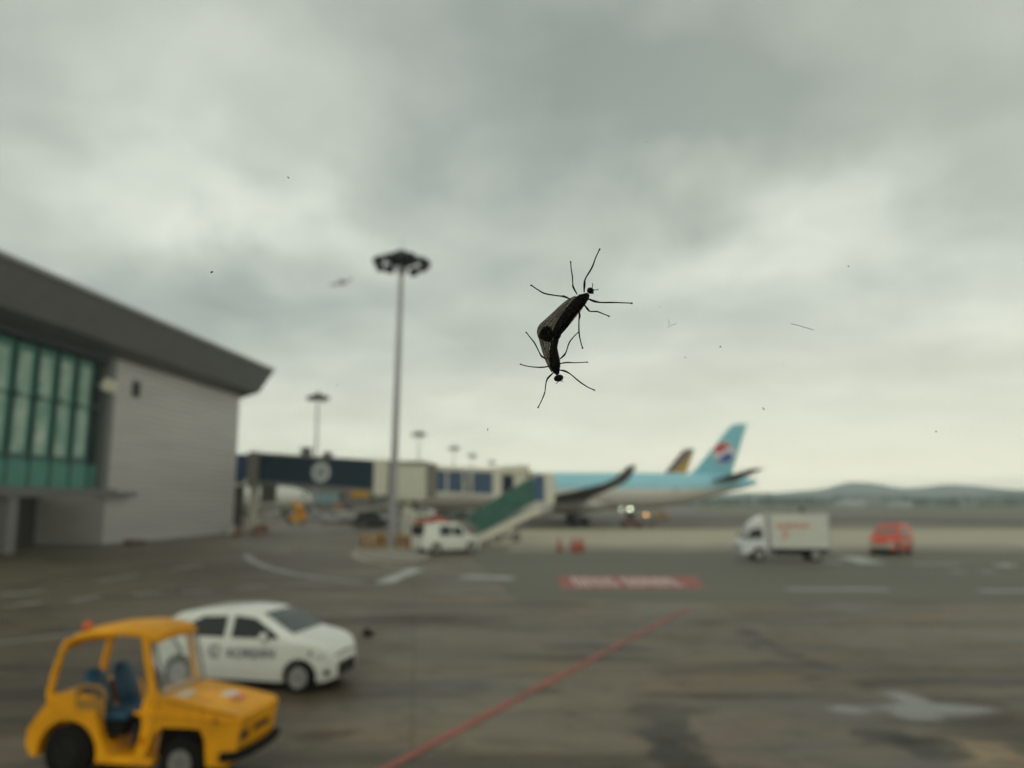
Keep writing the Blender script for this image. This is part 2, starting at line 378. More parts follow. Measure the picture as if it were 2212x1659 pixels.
b.inputs['Specular IOR Level'].default_value = .38
bp = N(t, 'ShaderNodeBump'); bp.inputs['Strength'].default_value = .25; bp.inputs['Distance'].default_value = .01; LK.new(fine.outputs['Fac'], bp.inputs['Height']); LK.new(bp.outputs[0], b.inputs['Normal'])
g = MB().add([(-3600, -60, 0), (4600, -60, 0), (4600, 4500, 0), (-3600, 4500, 0)], [(0, 1, 2, 3)])
tag(g.build('ground', gm), kind='structure')

def paved(name, c1, c2, sc=.08, rough=.7, stretch=(.4, 1, 1)):
    m = bpy.data.materials.new(name); m.use_nodes = True; tt = m.node_tree; bb = tt.nodes['Principled BSDF']
    ge = N(tt, 'ShaderNodeNewGeometry'); n_ = noise(tt, ge.outputs['Position'], sc, 6, .6, stretch=stretch); n3 = noise(tt, ge.outputs['Position'], 3, 4, .6)
    c = rampn(tt, n_.outputs['Fac'], [(.3, c1), (.7, c2)])
    c = mixc(tt, .4, c, rampn(tt, n3.outputs['Fac'], [(.3, (.75,)*3), (.7, (1.15,)*3)]), 'MULTIPLY')
    tt.links.new(c, bb.inputs['Base Color']); bb.inputs['Roughness'].default_value = rough; bb.inputs['Specular IOR Level'].default_value = .3
    return m
def sheet(name, pxs, z, m, ground=True, **kw):
    pts = [(*G(*p), z) for p in pxs] if ground else [(*p, z) for p in pxs]
    o = MB().add(pts, [tuple(range(len(pts)))]).build(name, m)
    return tag(o, kind='structure') if not kw else tag(o, **kw)
def edge(y_of, x0, x1, n=24): return [(x0+(x1-x0)*i/n, y_of(x0+(x1-x0)*i/n)) for i in range(n+1)]
ROAD = paved('service_road_asphalt', (.112, .104, .078), (.15, .14, .105))
PALE = paved('pale_concrete', (.36, .32, .235), (.46, .41, .30), .03)
DARKA = paved('taxiway_asphalt', (.085, .075, .060), (.14, .13, .105), .02)
GRASS = paved('airfield_grass', (.10, .13, .05), (.18, .16, .07), .02, .9)
MIDC = paved('apron_concrete', (.22, .20, .16), (.28, .255, .20), .03)
# service road crossing the apron
up = edge(lambda x: 1190-8*math.exp(-((x-1330)/120)**2) if x < 1700 else 1184, 1000, 2500)
dn = edge(lambda x: 1300-1*math.sin(x/90.), 2500, 1120)
sheet('service_road', up+dn, .004, ROAD)
sheet('apron_edge', edge(lambda x: 1178+2.5*math.sin(x/70.)+1.5*math.sin(x/23.), 1100, 2900)+edge(lambda x: 1190+2*math.sin(x/55.), 2900, 1100), .0075, MIDC)
# far surfaces, nearest first
up = edge(lambda x: 1143+0*x, 1060, 2900); dn = edge(lambda x: 1181 if x > 1700 else 1181+3*math.sin(x/60.), 2900, 1060)
sheet('apron', [(x, min(y, 1183)) for x, y in up+dn], .004, PALE)
sheet('taxiway', edge(lambda x: 1112 + (0 if x < 1900 else (x-1900)*.010), 1060, 2900)+edge(lambda x: 1131+max(0, x-1900)*.028, 2900, 1060), .012, DARKA)
sheet('grass_strip', [(1500, 1094), (2900, 1094), (2900, 1108), (1500, 1103)], .006, GRASS)
# ------------------------------------------------------------------ painted markings
PW = paved('worn_white_paint', (.26, .27, .25), (.55, .55, .50), 1.2); PF = paved('faded_white_paint', (.20, .205, .19), (.36, .365, .34), 2.2)
PR = paved('worn_red_paint', (.21, .085, .065), (.40, .12, .10), .9)
def zw(x, y): return x*.372, 1097.2+y*.372
def z6(x, y): return 1536+x*.3056, 1014.9+y*.3056
def stripe(p, q, width, m, z=.010):
    (x0, y0), (x1, y1) = G(*p), G(*q); d = Vector((x1-x0, y1-y0)); n = Vector((-d.y, d.x)).normalized()*width/2
    return MB().add([(x0+n.x, y0+n.y, z), (x1+n.x, y1+n.y, z), (x1-n.x, y1-n.y, z), (x0-n.x, y0-n.y, z)], [(0, 1, 2, 3)])
def strips(name, lst, m, z=.010, width=None):
    mb = MB()
    for it in lst: s_ = stripe(it[0], it[1], it[2] if len(it) > 2 else width, m, z); mb.add(s_.v, s_.f)
    return tag(mb.build(name, m), kind='structure')
dash = [(zw(0, 512), zw(270, 482)), (zw(20, 572), zw(240, 550)), (zw(410, 538), zw(590, 512)), (zw(560, 425), zw(800, 396)), (zw(770, 508), zw(940, 488)),
        (zw(1000, 355), zw(1180, 330)), (zw(1060, 490), zw(1250, 482)), (zw(1390, 462), zw(1560, 452)), (zw(1590, 252), zw(1700, 238)), (zw(1830, 178), zw(1900, 166))]
strips('lane_dashes', dash, PF, width=.42)
arc = [zw(1425, 272), zw(1470, 312), zw(1560, 348), zw(1680, 378), zw(1850, 408), zw(2115, 432)]
strips('curved_line', list(zip(arc, arc[1:])), PF, width=.55)
strips('edge_line', [((-60, 1397), (180, 1367)), ((690, 1330), (900, 1322)), ((640, 1262), (790, 1268))], PF, width=.22)
strips('give_way_marks', [((826, 1260), (900, 1229), .9), ((1000, 1245), (1108, 1250), 1.3)], PW)
strips('kerb_line', [(a_, b_) for a_, b_ in zip([(765, 1193), (770, 1203), (795, 1212), (845, 1221), (905, 1225)], [(770, 1203), (795, 1212), (845, 1221), (905, 1225), (960, 1222)])], PALE, width=.5)
strips('road_dashes', [(z6(780, 655), z6(940, 655), 1.3), (z6(1420, 668), z6(1750, 668), 1.1), (z6(1690, 722), z6(1800, 722), 1.0), (z6(1900, 722), z6(2000, 722), 1.0),
                       (z6(530, 845), z6(1250, 845), 1.0), (z6(1890, 857), z6(2500, 857), 1.0)], PF)
strips('arrow_marks', [(z6(975, 615), z6(1150, 665), 1.6), (z6(2020, 672), z6(2150, 680), 1.6)], PW)
strips('stand_line', [((300, 1945), (1490, 1312), .20)], PR, z=.014)
sheet('red_marking', [(1205, 1245), (1503, 1245), (1522, 1272), (1212, 1272)], .010, PR)
mb = MB()      # worn white characters across the red marking
PINK = paved('worn_white_on_red', (.50, .34, .31), (.74, .64, .60), .8)
x0, y1 = G(1228, 1248); x1, y0 = G(1490, 1270)
x0 = max(x0, G(1232, 1270)[0]); wgl = (x1-x0)/9.6
for i in range(9):
    cx_ = x0+wgl*(i+.5+(.6 if i > 3 else 0)); hh = y1-y0-.5; cy_ = (y0+y1)/2
    for (dx, dy, sx, sy) in [(-.27, 0, .26, 1), (.27, (.1 if i % 2 else 0), .26, .9), (0, .40, .6, .2), (0, (-.05 if i % 3 else -.40), .6, .2)][:(3 if i % 4 == 1 else 4)]:
        cxx, cyy = cx_+dx*wgl, cy_+dy*hh
        a_, c_ = sx*wgl/2, sy*hh/2
        mb.add([(cxx-a_, cyy-c_, .014+.001*(dy > .3)), (cxx+a_, cyy-c_, .014+.001*(dy > .3)), (cxx+a_, cyy+c_, .014+.001*(dy > .3)), (cxx-a_, cyy+c_, .014+.001*(dy > .3))], [(0, 1, 2, 3)])
tag(mb.build('red_marking_characters', PINK), kind='structure')

def crom(pts, n=5):
    out = []; P_ = [pts[0]]+list(pts)+[pts[-1]]
    for i in range(1, len(P_)-2):
        for k_ in range(n):
            t_ = k_/n; out.append(tuple(.5*((2*b)+(-a+c)*t_+(2*a-5*b+4*c-d)*t_*t_+(-a+3*b-3*c+d)*t_**3) for a, b, c, d in zip(P_[i-1], P_[i], P_[i+1], P_[i+2])))
    out.append(tuple(pts[-1])); return out

# ------------------------------------------------------------------ hills, wood
def ridge(name, D, x0, x1, hf, m, depth=400, n=120):
    mb = MB(); top = []; fr = []; bk = []
    for i in range(n+1):
        x = x0+(x1-x0)*i/n; h = max(hf(x), .5)
        fr.append((x, D, 0)); top.append((x, D+depth*.5, h)); bk.append((x, D+depth, 0))
        top[-1] = (x, D+depth*.5+30*math.sin(i*.7), h)
    mids = [(x, D+depth*.2, top[i][2]*(.55+.08*math.sin(i*.9))) for i, (x, _, _) in enumerate(fr)]
    rows = [fr, mids, top, bk]; vs = [v for r_ in rows for v in r_]; w_ = n+1
    fs = [(r_*w_+i, r_*w_+i+1, (r_+1)*w_+i+1, (r_+1)*w_+i) for r_ in range(3) for i in range(n)]
    return tag(mb.add(vs, fs).build(name, m, smooth=True), kind='structure')
HM = mat('hill_forest', (.050, .085, .045), .95, var=.35, scale=.01)
def fnoise(x, s_, seed=0): return math.sin(x/s_+seed)+.5*math.sin(x/s_*2.3+1.7*seed)+.28*math.sin(x/s_*5.1+seed*3)
def ztop(pts, D):
    def f(x):
        px = CX+F*math.cos(PITCH)*x/D*1.0
        px = CX+F*x/(D*math.cos(PITCH))*math.cos(PITCH)
        for (a_, ya), (b_, yb) in zip(pts, pts[1:]):
            if a_ <= px <= b_: y = ya+(yb-ya)*(px-a_)/(b_-a_); return (1088-y)/F*D
        return (1088-(pts[0][1] if px < pts[0][0] else pts[-1][1]))/F*D
    return f
f1 = ztop([(400, 1078), (1450, 1078), (1560, 1066), (1680, 1062), (1760, 1056), (1830, 1042), (1890, 1042), (1940, 1053), (2040, 1046), (2120, 1050), (2250, 1060), (2600, 1056)], 4000)
ridge('hills', 3800, -3200, 4200, lambda x: f1(x)+3*fnoise(x, 90, 1), HM)
f2 = ztop([(400, 1086), (1500, 1082), (1560, 1072), (1650, 1070), (1750, 1072), (1850, 1064), (1930, 1066), (2000, 1070), (2100, 1064), (2190, 1058), (2300, 1066), (2600, 1066)], 1900)
ridge('hills', 1800, -1500, 2600, lambda x: f2(x)+1.6*fnoise(x, 40, 2), HM, 250)
# distant wood behind the field: clumps of leaf-sized faces, one mass
WD = mat('far_tree_leaves', (.055, .095, .040), .9, var=.4, scale=.05)
mb = MB(); rnd = random.Random(3)
for i in range(330):
    x = rnd.uniform(190, 1150); y = 1050+rnd.uniform(-50, 120); h = rnd.uniform(8, 13) + (5 if rnd.random() < .1 else 0)
    for k in range(26):
        a_ = rnd.uniform(0, 6.28); rr = rnd.uniform(0, 6); zz = h*rnd.uniform(.1, 1); rr *= (1.1-zz/h*.6)
        c = Vector((x+rr*math.cos(a_), y+rr*math.sin(a_), zz)); s_ = rnd.uniform(.8, 2.2)
        u = Vector((rnd.uniform(-1, 1), rnd.uniform(-1, 1), rnd.uniform(-1, 1))).normalized(); v = u.cross(Vector((rnd.uniform(-1, 1), .3, 1))).normalized()
        mb.add([c+u*s_, c+v*s_, c-u*s_*.8, c-v*s_*.9], [(0, 1, 2, 3)])
tag(mb.build('wood', WD), 'hazy green belt of trees along the far side of the airfield', 'wood', kind='stuff')

# ------------------------------------------------------------------ terminal building
tb = thing('terminal_building', (-38.28, 73.23, 0), 0, 'grey clad terminal building with slanted roof band and green glass front', 'building')
A = Vector((-38.28, 73.23)); B = Vector((-35.74, 100.05)); ud = (B-A).normalized(); nd = Vector((ud.y, -ud.x))    # nd points out of the facade
WALLH = 17.6
def FP(s_, o, z): p = A+ud*s_+nd*o-A; return (p.x, p.y, z)     # s along facade from the wall's near corner, o outwards
LW = (B-A).length
wmat = bpy.data.materials.new('metal_cladding'); wmat.use_nodes = True; tt = wmat.node_tree; bb = tt.nodes['Principled BSDF']
to = N(tt, 'ShaderNodeTexCoord'); sp = N(tt, 'ShaderNodeSeparateXYZ'); tt.links.new(to.outputs['Object'], sp.inputs[0])
zz = math_n(tt, 'FRACT', math_n(tt, 'MULTIPLY', sp.outputs[2], 1/.62)); seam = math_n(tt, 'LESS_THAN', zz, .10)
nzz = noise(tt, to.outputs['Object'], .35, 4, .5, stretch=(1, .25, 3))
cc = rampn(tt, nzz.outputs['Fac'], [(.3, (.42, .40, .395)), (.7, (.50, .48, .465))])
cc = mixc(tt, seam, cc, (.16, .15, .15)); tt.links.new(cc, bb.inputs['Base Color']); bb.inputs['Roughness'].default_value = .5; bb.inputs['Metallic'].default_value = .25
def slab(mb, s0, s1, o0, o1, z0, z1):
    vs = [FP(s_, o, z) for s_ in (s0, s1) for o in (o0, o1) for z in (z0, z1)]
    mb.add(vs, [(0, 1, 3, 2), (4, 6, 7, 5), (0, 4, 5, 1), (2, 3, 7, 6), (0, 2, 6, 4), (1, 5, 7, 3)]); return mb
slab(MB(), 0, LW, -40, 0, 0, WALLH+.4).build('wall', wmat, tb)
fasc = mat('roof_band_metal', (.15, .153, .15), .5, .3, var=.1, scale=.6)
mb = MB(); s0, s1 = -40, LW+1.9
prof = [(-.4, 17.55), (2.1, 18.3), (3.7, 21.45), (3.3, 21.75), (-41, 24.5), (-41, 17.6)]
vs = [FP(s0, o, z) for o, z in prof]+[FP(s1-(.9 if z < 18.4 else 0), o, z) for o, z in prof]; n = len(prof)
mb.add(vs, [tuple(range(n)), tuple(range(2*n-1, n-1, -1))]+[(i, i+n, (i+1) % n+n, (i+1) % n) for i in range(n)])
mb.build('roof', fasc, tb)
slab(MB(), s0, s1, 3.72, 3.86, 21.3, 21.62).build('roof_edge_trim', STL, tb)
# glazed part
GG = mat('green_glazing', (.03, .17, .135), .3, var=.2, scale=.5)
slab(MB(), -34, -1.0, -.9, -.75, 5.2, 17.5).build('glazing', GG, tb)
ww = paved('interior_blind', (.14, .32, .26), (.50, .60, .53), .5)
k = 0
for i in range(9):
    sc_ = -3.4-i*2.55
    bl = slab(MB(), sc_-.72, sc_+.66, -.74, -.70, 7.9 if i else 8.0, 16.2); bl.build('blind', ww, tb)
slab(MB(), -2.35, -1.0, -.745, -.69, 7.3, 17.5).build('dark_pane', mat('dark_green_glass', (.01, .03, .028), .2), tb)
MU = mat('green_mullion', (.02, .045, .038), .5)
for i in range(13):
    slab(MB(), -2.1-i*2.55-.06, -2.1-i*2.55+.06, -.7, -.5, 5.2, 17.5).build('mullion', MU, tb)
for z in (7.6, 12.6): slab(MB(), -34, -1.6, -.66, -.5, z-.05, z+.05).build('transom', MU if z < 10 else GG, tb)
for i in range(13):
    slab(MB(), -2.1-i*2.55-.3, -2.1-i*2.55+.3, -.40, -.25, 12.4, 12.8).build('bracket', MU, tb)
slab(MB(), -34, -1.0, -.78, -.60, 5.2, 7.3).build('spandrel', mat('teal_spandrel', (.045, .22, .17), .4), tb)
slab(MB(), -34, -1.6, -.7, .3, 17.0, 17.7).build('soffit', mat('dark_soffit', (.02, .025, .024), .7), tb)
slab(MB(), -1.0, -.01, -.95, .12, 4.6, WALLH).build('pilaster', mat('grey_pilaster', (.13, .14, .135), .55), tb)
slab(MB(), -34, 0, -1.2, 1.1, 4.35, 5.15).build('canopy', mat('canopy_grey', (.12, .12, .118), .5), tb)
slab(MB(), .003, 3.6, .003, .9, 4.5, 4.85).build('canopy_end', mat('canopy_grey', (.12, .12, .118), .5), tb)
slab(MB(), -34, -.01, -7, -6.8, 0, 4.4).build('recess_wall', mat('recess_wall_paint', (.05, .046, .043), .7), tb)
for s_ in (-12.9, -21, -29):
    slab(MB(), s_-.55, s_+.55, -.2, .9, 0, 4.4).build('column', mat('column_paint', (.17, .165, .16), .6), tb)
# louvre on the wall, framed
lv = slab(MB(), 2.9, 4.1, .003, .09, 14.45, 15.95).build('vent', DRK, tb)
slab(MB(), 2.75, 4.25, .0025, .06, 14.3, 16.1).build('frame', STL, lv)
x_, z_ = XZ(213, 822, 70)
fl = thing('floodlight', (-38.0, 70.6, 14.6), R(20), 'beige floodlight box fixed on the pilaster beside the green glass', 'floodlight')
MB().box((.6, 0, 0), (1.2, 1.3, 1.1), ry=R(18)).build('lamp_housing', CRM, fl, bevel=.06)
MB().box((1.05, 0, -.17), (.06, .72, .55), ry=R(18)).build('lens', GREYG, fl)
MB().cyl((-.5, 0, .1), (.2, 0, .1), .09, 8).build('bracket', STL, fl)

# ------------------------------------------------------------------ high mast lights
def make_mast(h):
    t_ = thing('floodlight_mast', (0, 0, 0), 0, 'x', 'light mast', 'floodlight masts along the apron')
    MB().cyl((0, 0, .35), (0, 0, h), [.34, .19], 16).build('pole', STL, t_, smooth=True)
    MB().cyl((0, 0, 0), (0, 0, .36), .6, 16).build('base', CONC, t_, bevel=.03)
    fr = MB()
    for r_ in (1.0, 1.9):
        pts = [(r_*math.cos(R(a)), r_*math.sin(R(a)), h-.25) for a in range(0, 361, 15)]
        fr.tube(pts, .07, 6, cap=False)
    for a in range(0, 360, 45): fr.cyl((0.15*math.cos(R(a)), .15*math.sin(R(a)), h-.25), (1.95*math.cos(R(a)), 1.95*math.sin(R(a)), h-.25), .05, 6)
    fr.cyl((0, 0, h-.5), (0, 0, h+.9), .32, 12); fr.cyl((0, 0, h+.9), (0, 0, h+1.9), .02, 6)
    fr.build('head_frame', DRK, t_)
    for k_ in range(12):
        a = R(k_*30+8); r_ = 2.15
        fl_ = MB().box((r_*math.cos(a), r_*math.sin(a), h-.35+.12*math.sin(k_*2.3)), (.50, .66, .62), rz=a+.25*math.sin(k_*1.7), ry=R(28+14*math.sin(k_*3.1)))
        o = fl_.build('floodlight', DRK, t_)
        MB().box(((r_+.26)*math.cos(a), (r_+.26)*math.sin(a), h-.50+.12*math.sin(k_*2.3)), (.03, .5, .42), rz=a, ry=R(28)).build('lens', GREYG, o)
    for k_ in range(6):
        a = R(k_*60+20); r_ = 1.0
        MB().box((r_*math.cos(a), r_*math.sin(a), h+.1), (.55, .6, .75), rz=a, ry=R(10)).build('ballast_box', DRK, t_)
    return t_
HM_ = 25.6
mx, my = G(845, 1182)
m0 = make_mast(HM_); m0.location = (mx, my, 0)
x_, z_ = XZ(867, 562, my); m0.scale = (1.08, 1.08, (z_)/HM_); m0.rotation_euler.y = R(.8)
m0['label'] = 'tallest and nearest floodlight mast, standing in front of the jet bridge'
labs = ['second tallest floodlight mast rising behind the dark blue jet bridge tunnel', 'third tallest floodlight mast, above the white box of the jet bridge',
        'distant floodlight mast, fourth in the row of lights shrinking to the right', 'distant floodlight mast, fifth in the row, above the jet bridge lattice',
        'farthest faint floodlight mast at the right end of the row']
for (p, py, D), lab in zip([(687, 857, 166), (905, 937, 243), (981, 968, 300), (1020, 984, 352), (1063, 998, 415)], labs):
    x_, z_ = XZ(p, py, D)
    c = copy_tree(m0, (x_, D, 0), 0, lab); c.rotation_euler.y = 0; c.scale = (1.0, 1.0, z_/HM_)

# ------------------------------------------------------------------ jet bridge
jb = thing('jet_bridge', (-20, 115, 0), 0, 'long dark blue jet bridge leading from the grey terminal to the light blue airliner', 'jet bridge')
O = Vector((-20, 115, 0))
def beam(mb, p, q, w, za, zb):
    "box section from p to q (x,y,zmid unused) with width w and bottom/top heights at each end"
    p = Vector(p); q = Vector(q); d = (q-p).normalized(); n_ = Vector((-d.y, d.x))*w/2
    vs = []
    for (c, (lo, hi)) in ((p, za), (q, zb)):
        for s_ in (-1, 1):
            for z in (lo, hi): vs.append((c.x+n_.x*s_-O.x, c.y+n_.y*s_-O.y, z))
    mb.add(vs, [(0, 1, 3, 2), (4, 6, 7, 5), (0, 4, 5, 1), (2, 3, 7, 6), (0, 2, 6, 4), (1, 5, 7, 3)]); return mb
beam(MB(), (-44, 111.5), (-37.9, 112), 3, (7.2, 10.9), (7.2, 10.8)).build('tunnel', BLUP, jb)
beam(MB(), (-37.9, 112), (-36.4, 112.1), 3.6, (6.2, 11.1), (6.2, 11.05)).build('tunnel_frame', mat('warm_grey_paint', (.17, .16, .14), .6), jb)
tn = beam(MB(), (-36.4, 112.1), (-20.4, 115), 3.2, (7.0, 10.75), (5.9, 9.9)).build('tunnel', NAVY, jb)
beam(MB(), (-36.4, 112.1), (-20.4, 115), 3.5, (10.753, 11.05), (9.903, 10.15)).build('tunnel_roof', mat('dusty_roof', (.16, .155, .14), .7), jb)
beam(MB(), (-36.4, 112.1), (-20.4, 115), 3.4, (6.65, 6.997), (5.55, 5.897)).build('tunnel_floor_beam', GRY, jb)
beam(MB(), (-20.4, 115), (-18.3, 115.2), 3.8, (5.0, 10.2), (5.0, 10.2)).build('tunnel_frame', CRM, jb)
beam(MB(), (-18.3, 115.3), (-13.1, 116.4), 4.6, (4.3, 9.6), (4.3, 9.6)).build('rotunda', mat('pale_green_cream', (.56, .56, .46), .6), jb, bevel=.15)
beam(MB(), (-18.5, 115.3), (-12.9, 116.4), 5.0, (9.603, 10.0), (9.603, 10.0)).build('rotunda_roof', mat('dusty_roof', (.16, .155, .14), .7), jb)
beam(MB(), (-13.1, 116.4), (-11.5, 116.7), 3.9, (4.6, 9.8), (4.6, 9.7)).build('tunnel_frame', mat('warm_grey_paint', (.17, .16, .14), .6), jb)
beam(MB(), (-11.4, 116.7), (-2.9, 117.6), 3.2, (5.6, 8.7), (5.2, 8.4)).build('tunnel', BLUP, jb)
beam(MB(), (-11.4, 116.7), (-2.9, 117.6), 3.5, (8.703, 9.35), (8.403, 9.0)).build('tunnel_roof', CRM, jb)
beam(MB(), (-11.4, 116.7), (-2.9, 117.6), 3.4, (5.1, 5.597), (4.7, 5.197)).build('tunnel_floor_beam', CRM, jb)
for xx in (-9.7, -7.2, -6.0):
    MB().box((xx-O.x, 115.15-O.y, 7.0), (.28, .2, 3.9)).build('tunnel_post', CRM, jb)
MB().box((-6.6-O.x, 115.12-O.y, 6.9), (.14, .16, 3.4), ry=R(18)).build('tunnel_brace', CRM, jb)
beam(MB(), (-2.9, 117.6), (-1.5, 117.6), 3.8, (4.6, 9.2), (4.6, 9.2)).build('tunnel_frame', CRM, jb)
beam(MB(), (-1.5, 117.6), (.6, 117.4), 3.4, (5.0, 8.0), (5.0, 8.0)).build('tunnel', NAVY, jb)
beam(MB(), (-1.5, 117.6), (2.6, 117.2), 4.2, (8.02, 9.4), (8.02, 9.6)).build('cab_roof', CRM, jb, bevel=.3)
beam(MB(), (.6, 117.4), (2.6, 117.0), 3.8, (4.6, 8.0), (4.5, 8.0)).build('cab', CRM, jb)
cabp = beam(MB(), (2.6, 117.0), (6.0, 117.6), 4.4, (3.7, 8.5), (3.7, 8.3)).build('cab', CRM, jb, bevel=.12)
beam(MB(), (3.2, 114.76), (4.8, 115.04), .1, (4.2, 8.0), (4.2, 8.0)).build('door', mat('door_blue', (.02, .07, .17), .5), cabp)
# logo disc on the tunnel: white ring on navy
x_, z_ = XZ(693, 1020, 112)
lg = thing('x', (0, 0, 0), 0, 'x', 'x'); bpy.data.objects.remove(lg)
dv = Vector((-20.4+36.4, 2.9)).normalized(); ang = math.atan2(dv.y, dv.x)
c0 = Vector((x_-O.x, 112.1+(x_+36.4)*2.9/16-1.62-O.y, z_))
M4 = Matrix.Translation(c0) @ Matrix.Rotation(ang, 4, 'Z')
def disc(r, th, n=32, sx=1, hole=0):
    m_ = MB(); vs = []
    if hole:
        for y in (-th, 0):
            for rr in (r, hole):
                vs += [M4 @ Vector((sx*rr*math.cos(2*math.pi*i/n), y, rr*math.sin(2*math.pi*i/n))) for i in range(n)]
        fs = []
        for i in range(n):
            j = (i+1) % n
            fs += [(i, j, n+j, n+i), (2*n+i, 3*n+i, 3*n+j, 2*n+j), (i, 2*n+i, 2*n+j, j), (n+i, n+j, 3*n+j, 3*n+i)]
        return m_.add(vs, fs)
    for y in (-th, 0): vs += [M4 @ Vector((sx*r*math.cos(2*math.pi*i/n), y, r*math.sin(2*math.pi*i/n))) for i in range(n)]
    return m_.add(vs, [tuple(range(n)), tuple(range(2*n-1, n-1, -1))]+[(i, (i+1) % n, n+(i+1) % n, n+i) for i in range(n)])
lgm = mat('logo_white', (.45, .48, .48), .5)
sg = disc(1.45, .06, sx=.9, hole=.75).build('emblem', lgm, jb)
disc(.5, .06, sx=.75).build('emblem_centre', lgm, sg)
# roof plant and handrail posts
for (px, py0, py1, w) in [(660, 966, 992, 1.4), (706, 976, 995, 1.2), (548, 975, 990, 1.0)]:
    x_, zt = XZ(px, py0, 112.5); x_, zb = XZ(px, py1, 112.5)
    MB().box((x_-O.x, 112.8-O.y, (zt+zb)/2), (w, 1.2, zt-zb)).build('roof_unit', mat('roof_plant_grey', (.12, .11, .10), .7), jb, bevel=.05)
rl = MB()
for i in range(30):
    x_ = -40+i*1.25; zt = 11.0-.055*max(0, x_+36) if x_ < -18 else 9.9 if x_ < -11.5 else 9.2
    rl.cyl((x_-O.x, 111.2+(x_+38)*.13-O.y, zt), (x_-O.x, 111.2+(x_+38)*.13-O.y, zt+1.15), .03, 5)
rl.build('roof_railing', GRY, jb)
# supports
MB().box((-35.1-O.x, 112.0-O.y, 5.4), (1.8, 1.6, 2.9)).build('service_box', mat('brown_steel', (.075, .065, .055), .7), jb)
sup = MB(); sup.box((-37.2-O.x, 112-O.y, 3.3), (1.0, 1.0, 6.6)); sup.build('support_column', CRM, jb)
MB().box((-39.2-O.x, 111.4-O.y, 3.6), (1.3, 1.1, 7.2)).build('support_column', mat('brown_steel', (.075, .065, .055), .7), jb)
MB().box((-38.0-O.x, 111.6-O.y, 6.5), (3.6, 2.0, .5)).build('support_head', CRM, jb)
MB().cyl((-15.7-O.x, 116-O.y, 0), (-15.7-O.x, 116-O.y, 4.8), .8, 20).build('support_column', mat('pale_green_cream', (.56, .56, .46), .6), jb, smooth=True)
MB().box((-1.0-O.x, 117.4-O.y, 2.7), (.5, .5, 4.4)).build('drive_leg', GRY, jb); MB().box((-1.0-O.x, 117.4-O.y, 4.5), (1.2, 3.2, .5)).build('drive_frame', GRY, jb)
for s_ in (-1, 1): MB().cyl((-1-O.x, 117.4-O.y+s_*.6-.2, .55), (-1-O.x, 117.4-O.y+s_*.6+.2, .55), .55, 18).build('drive_wheel', BLK, jb)

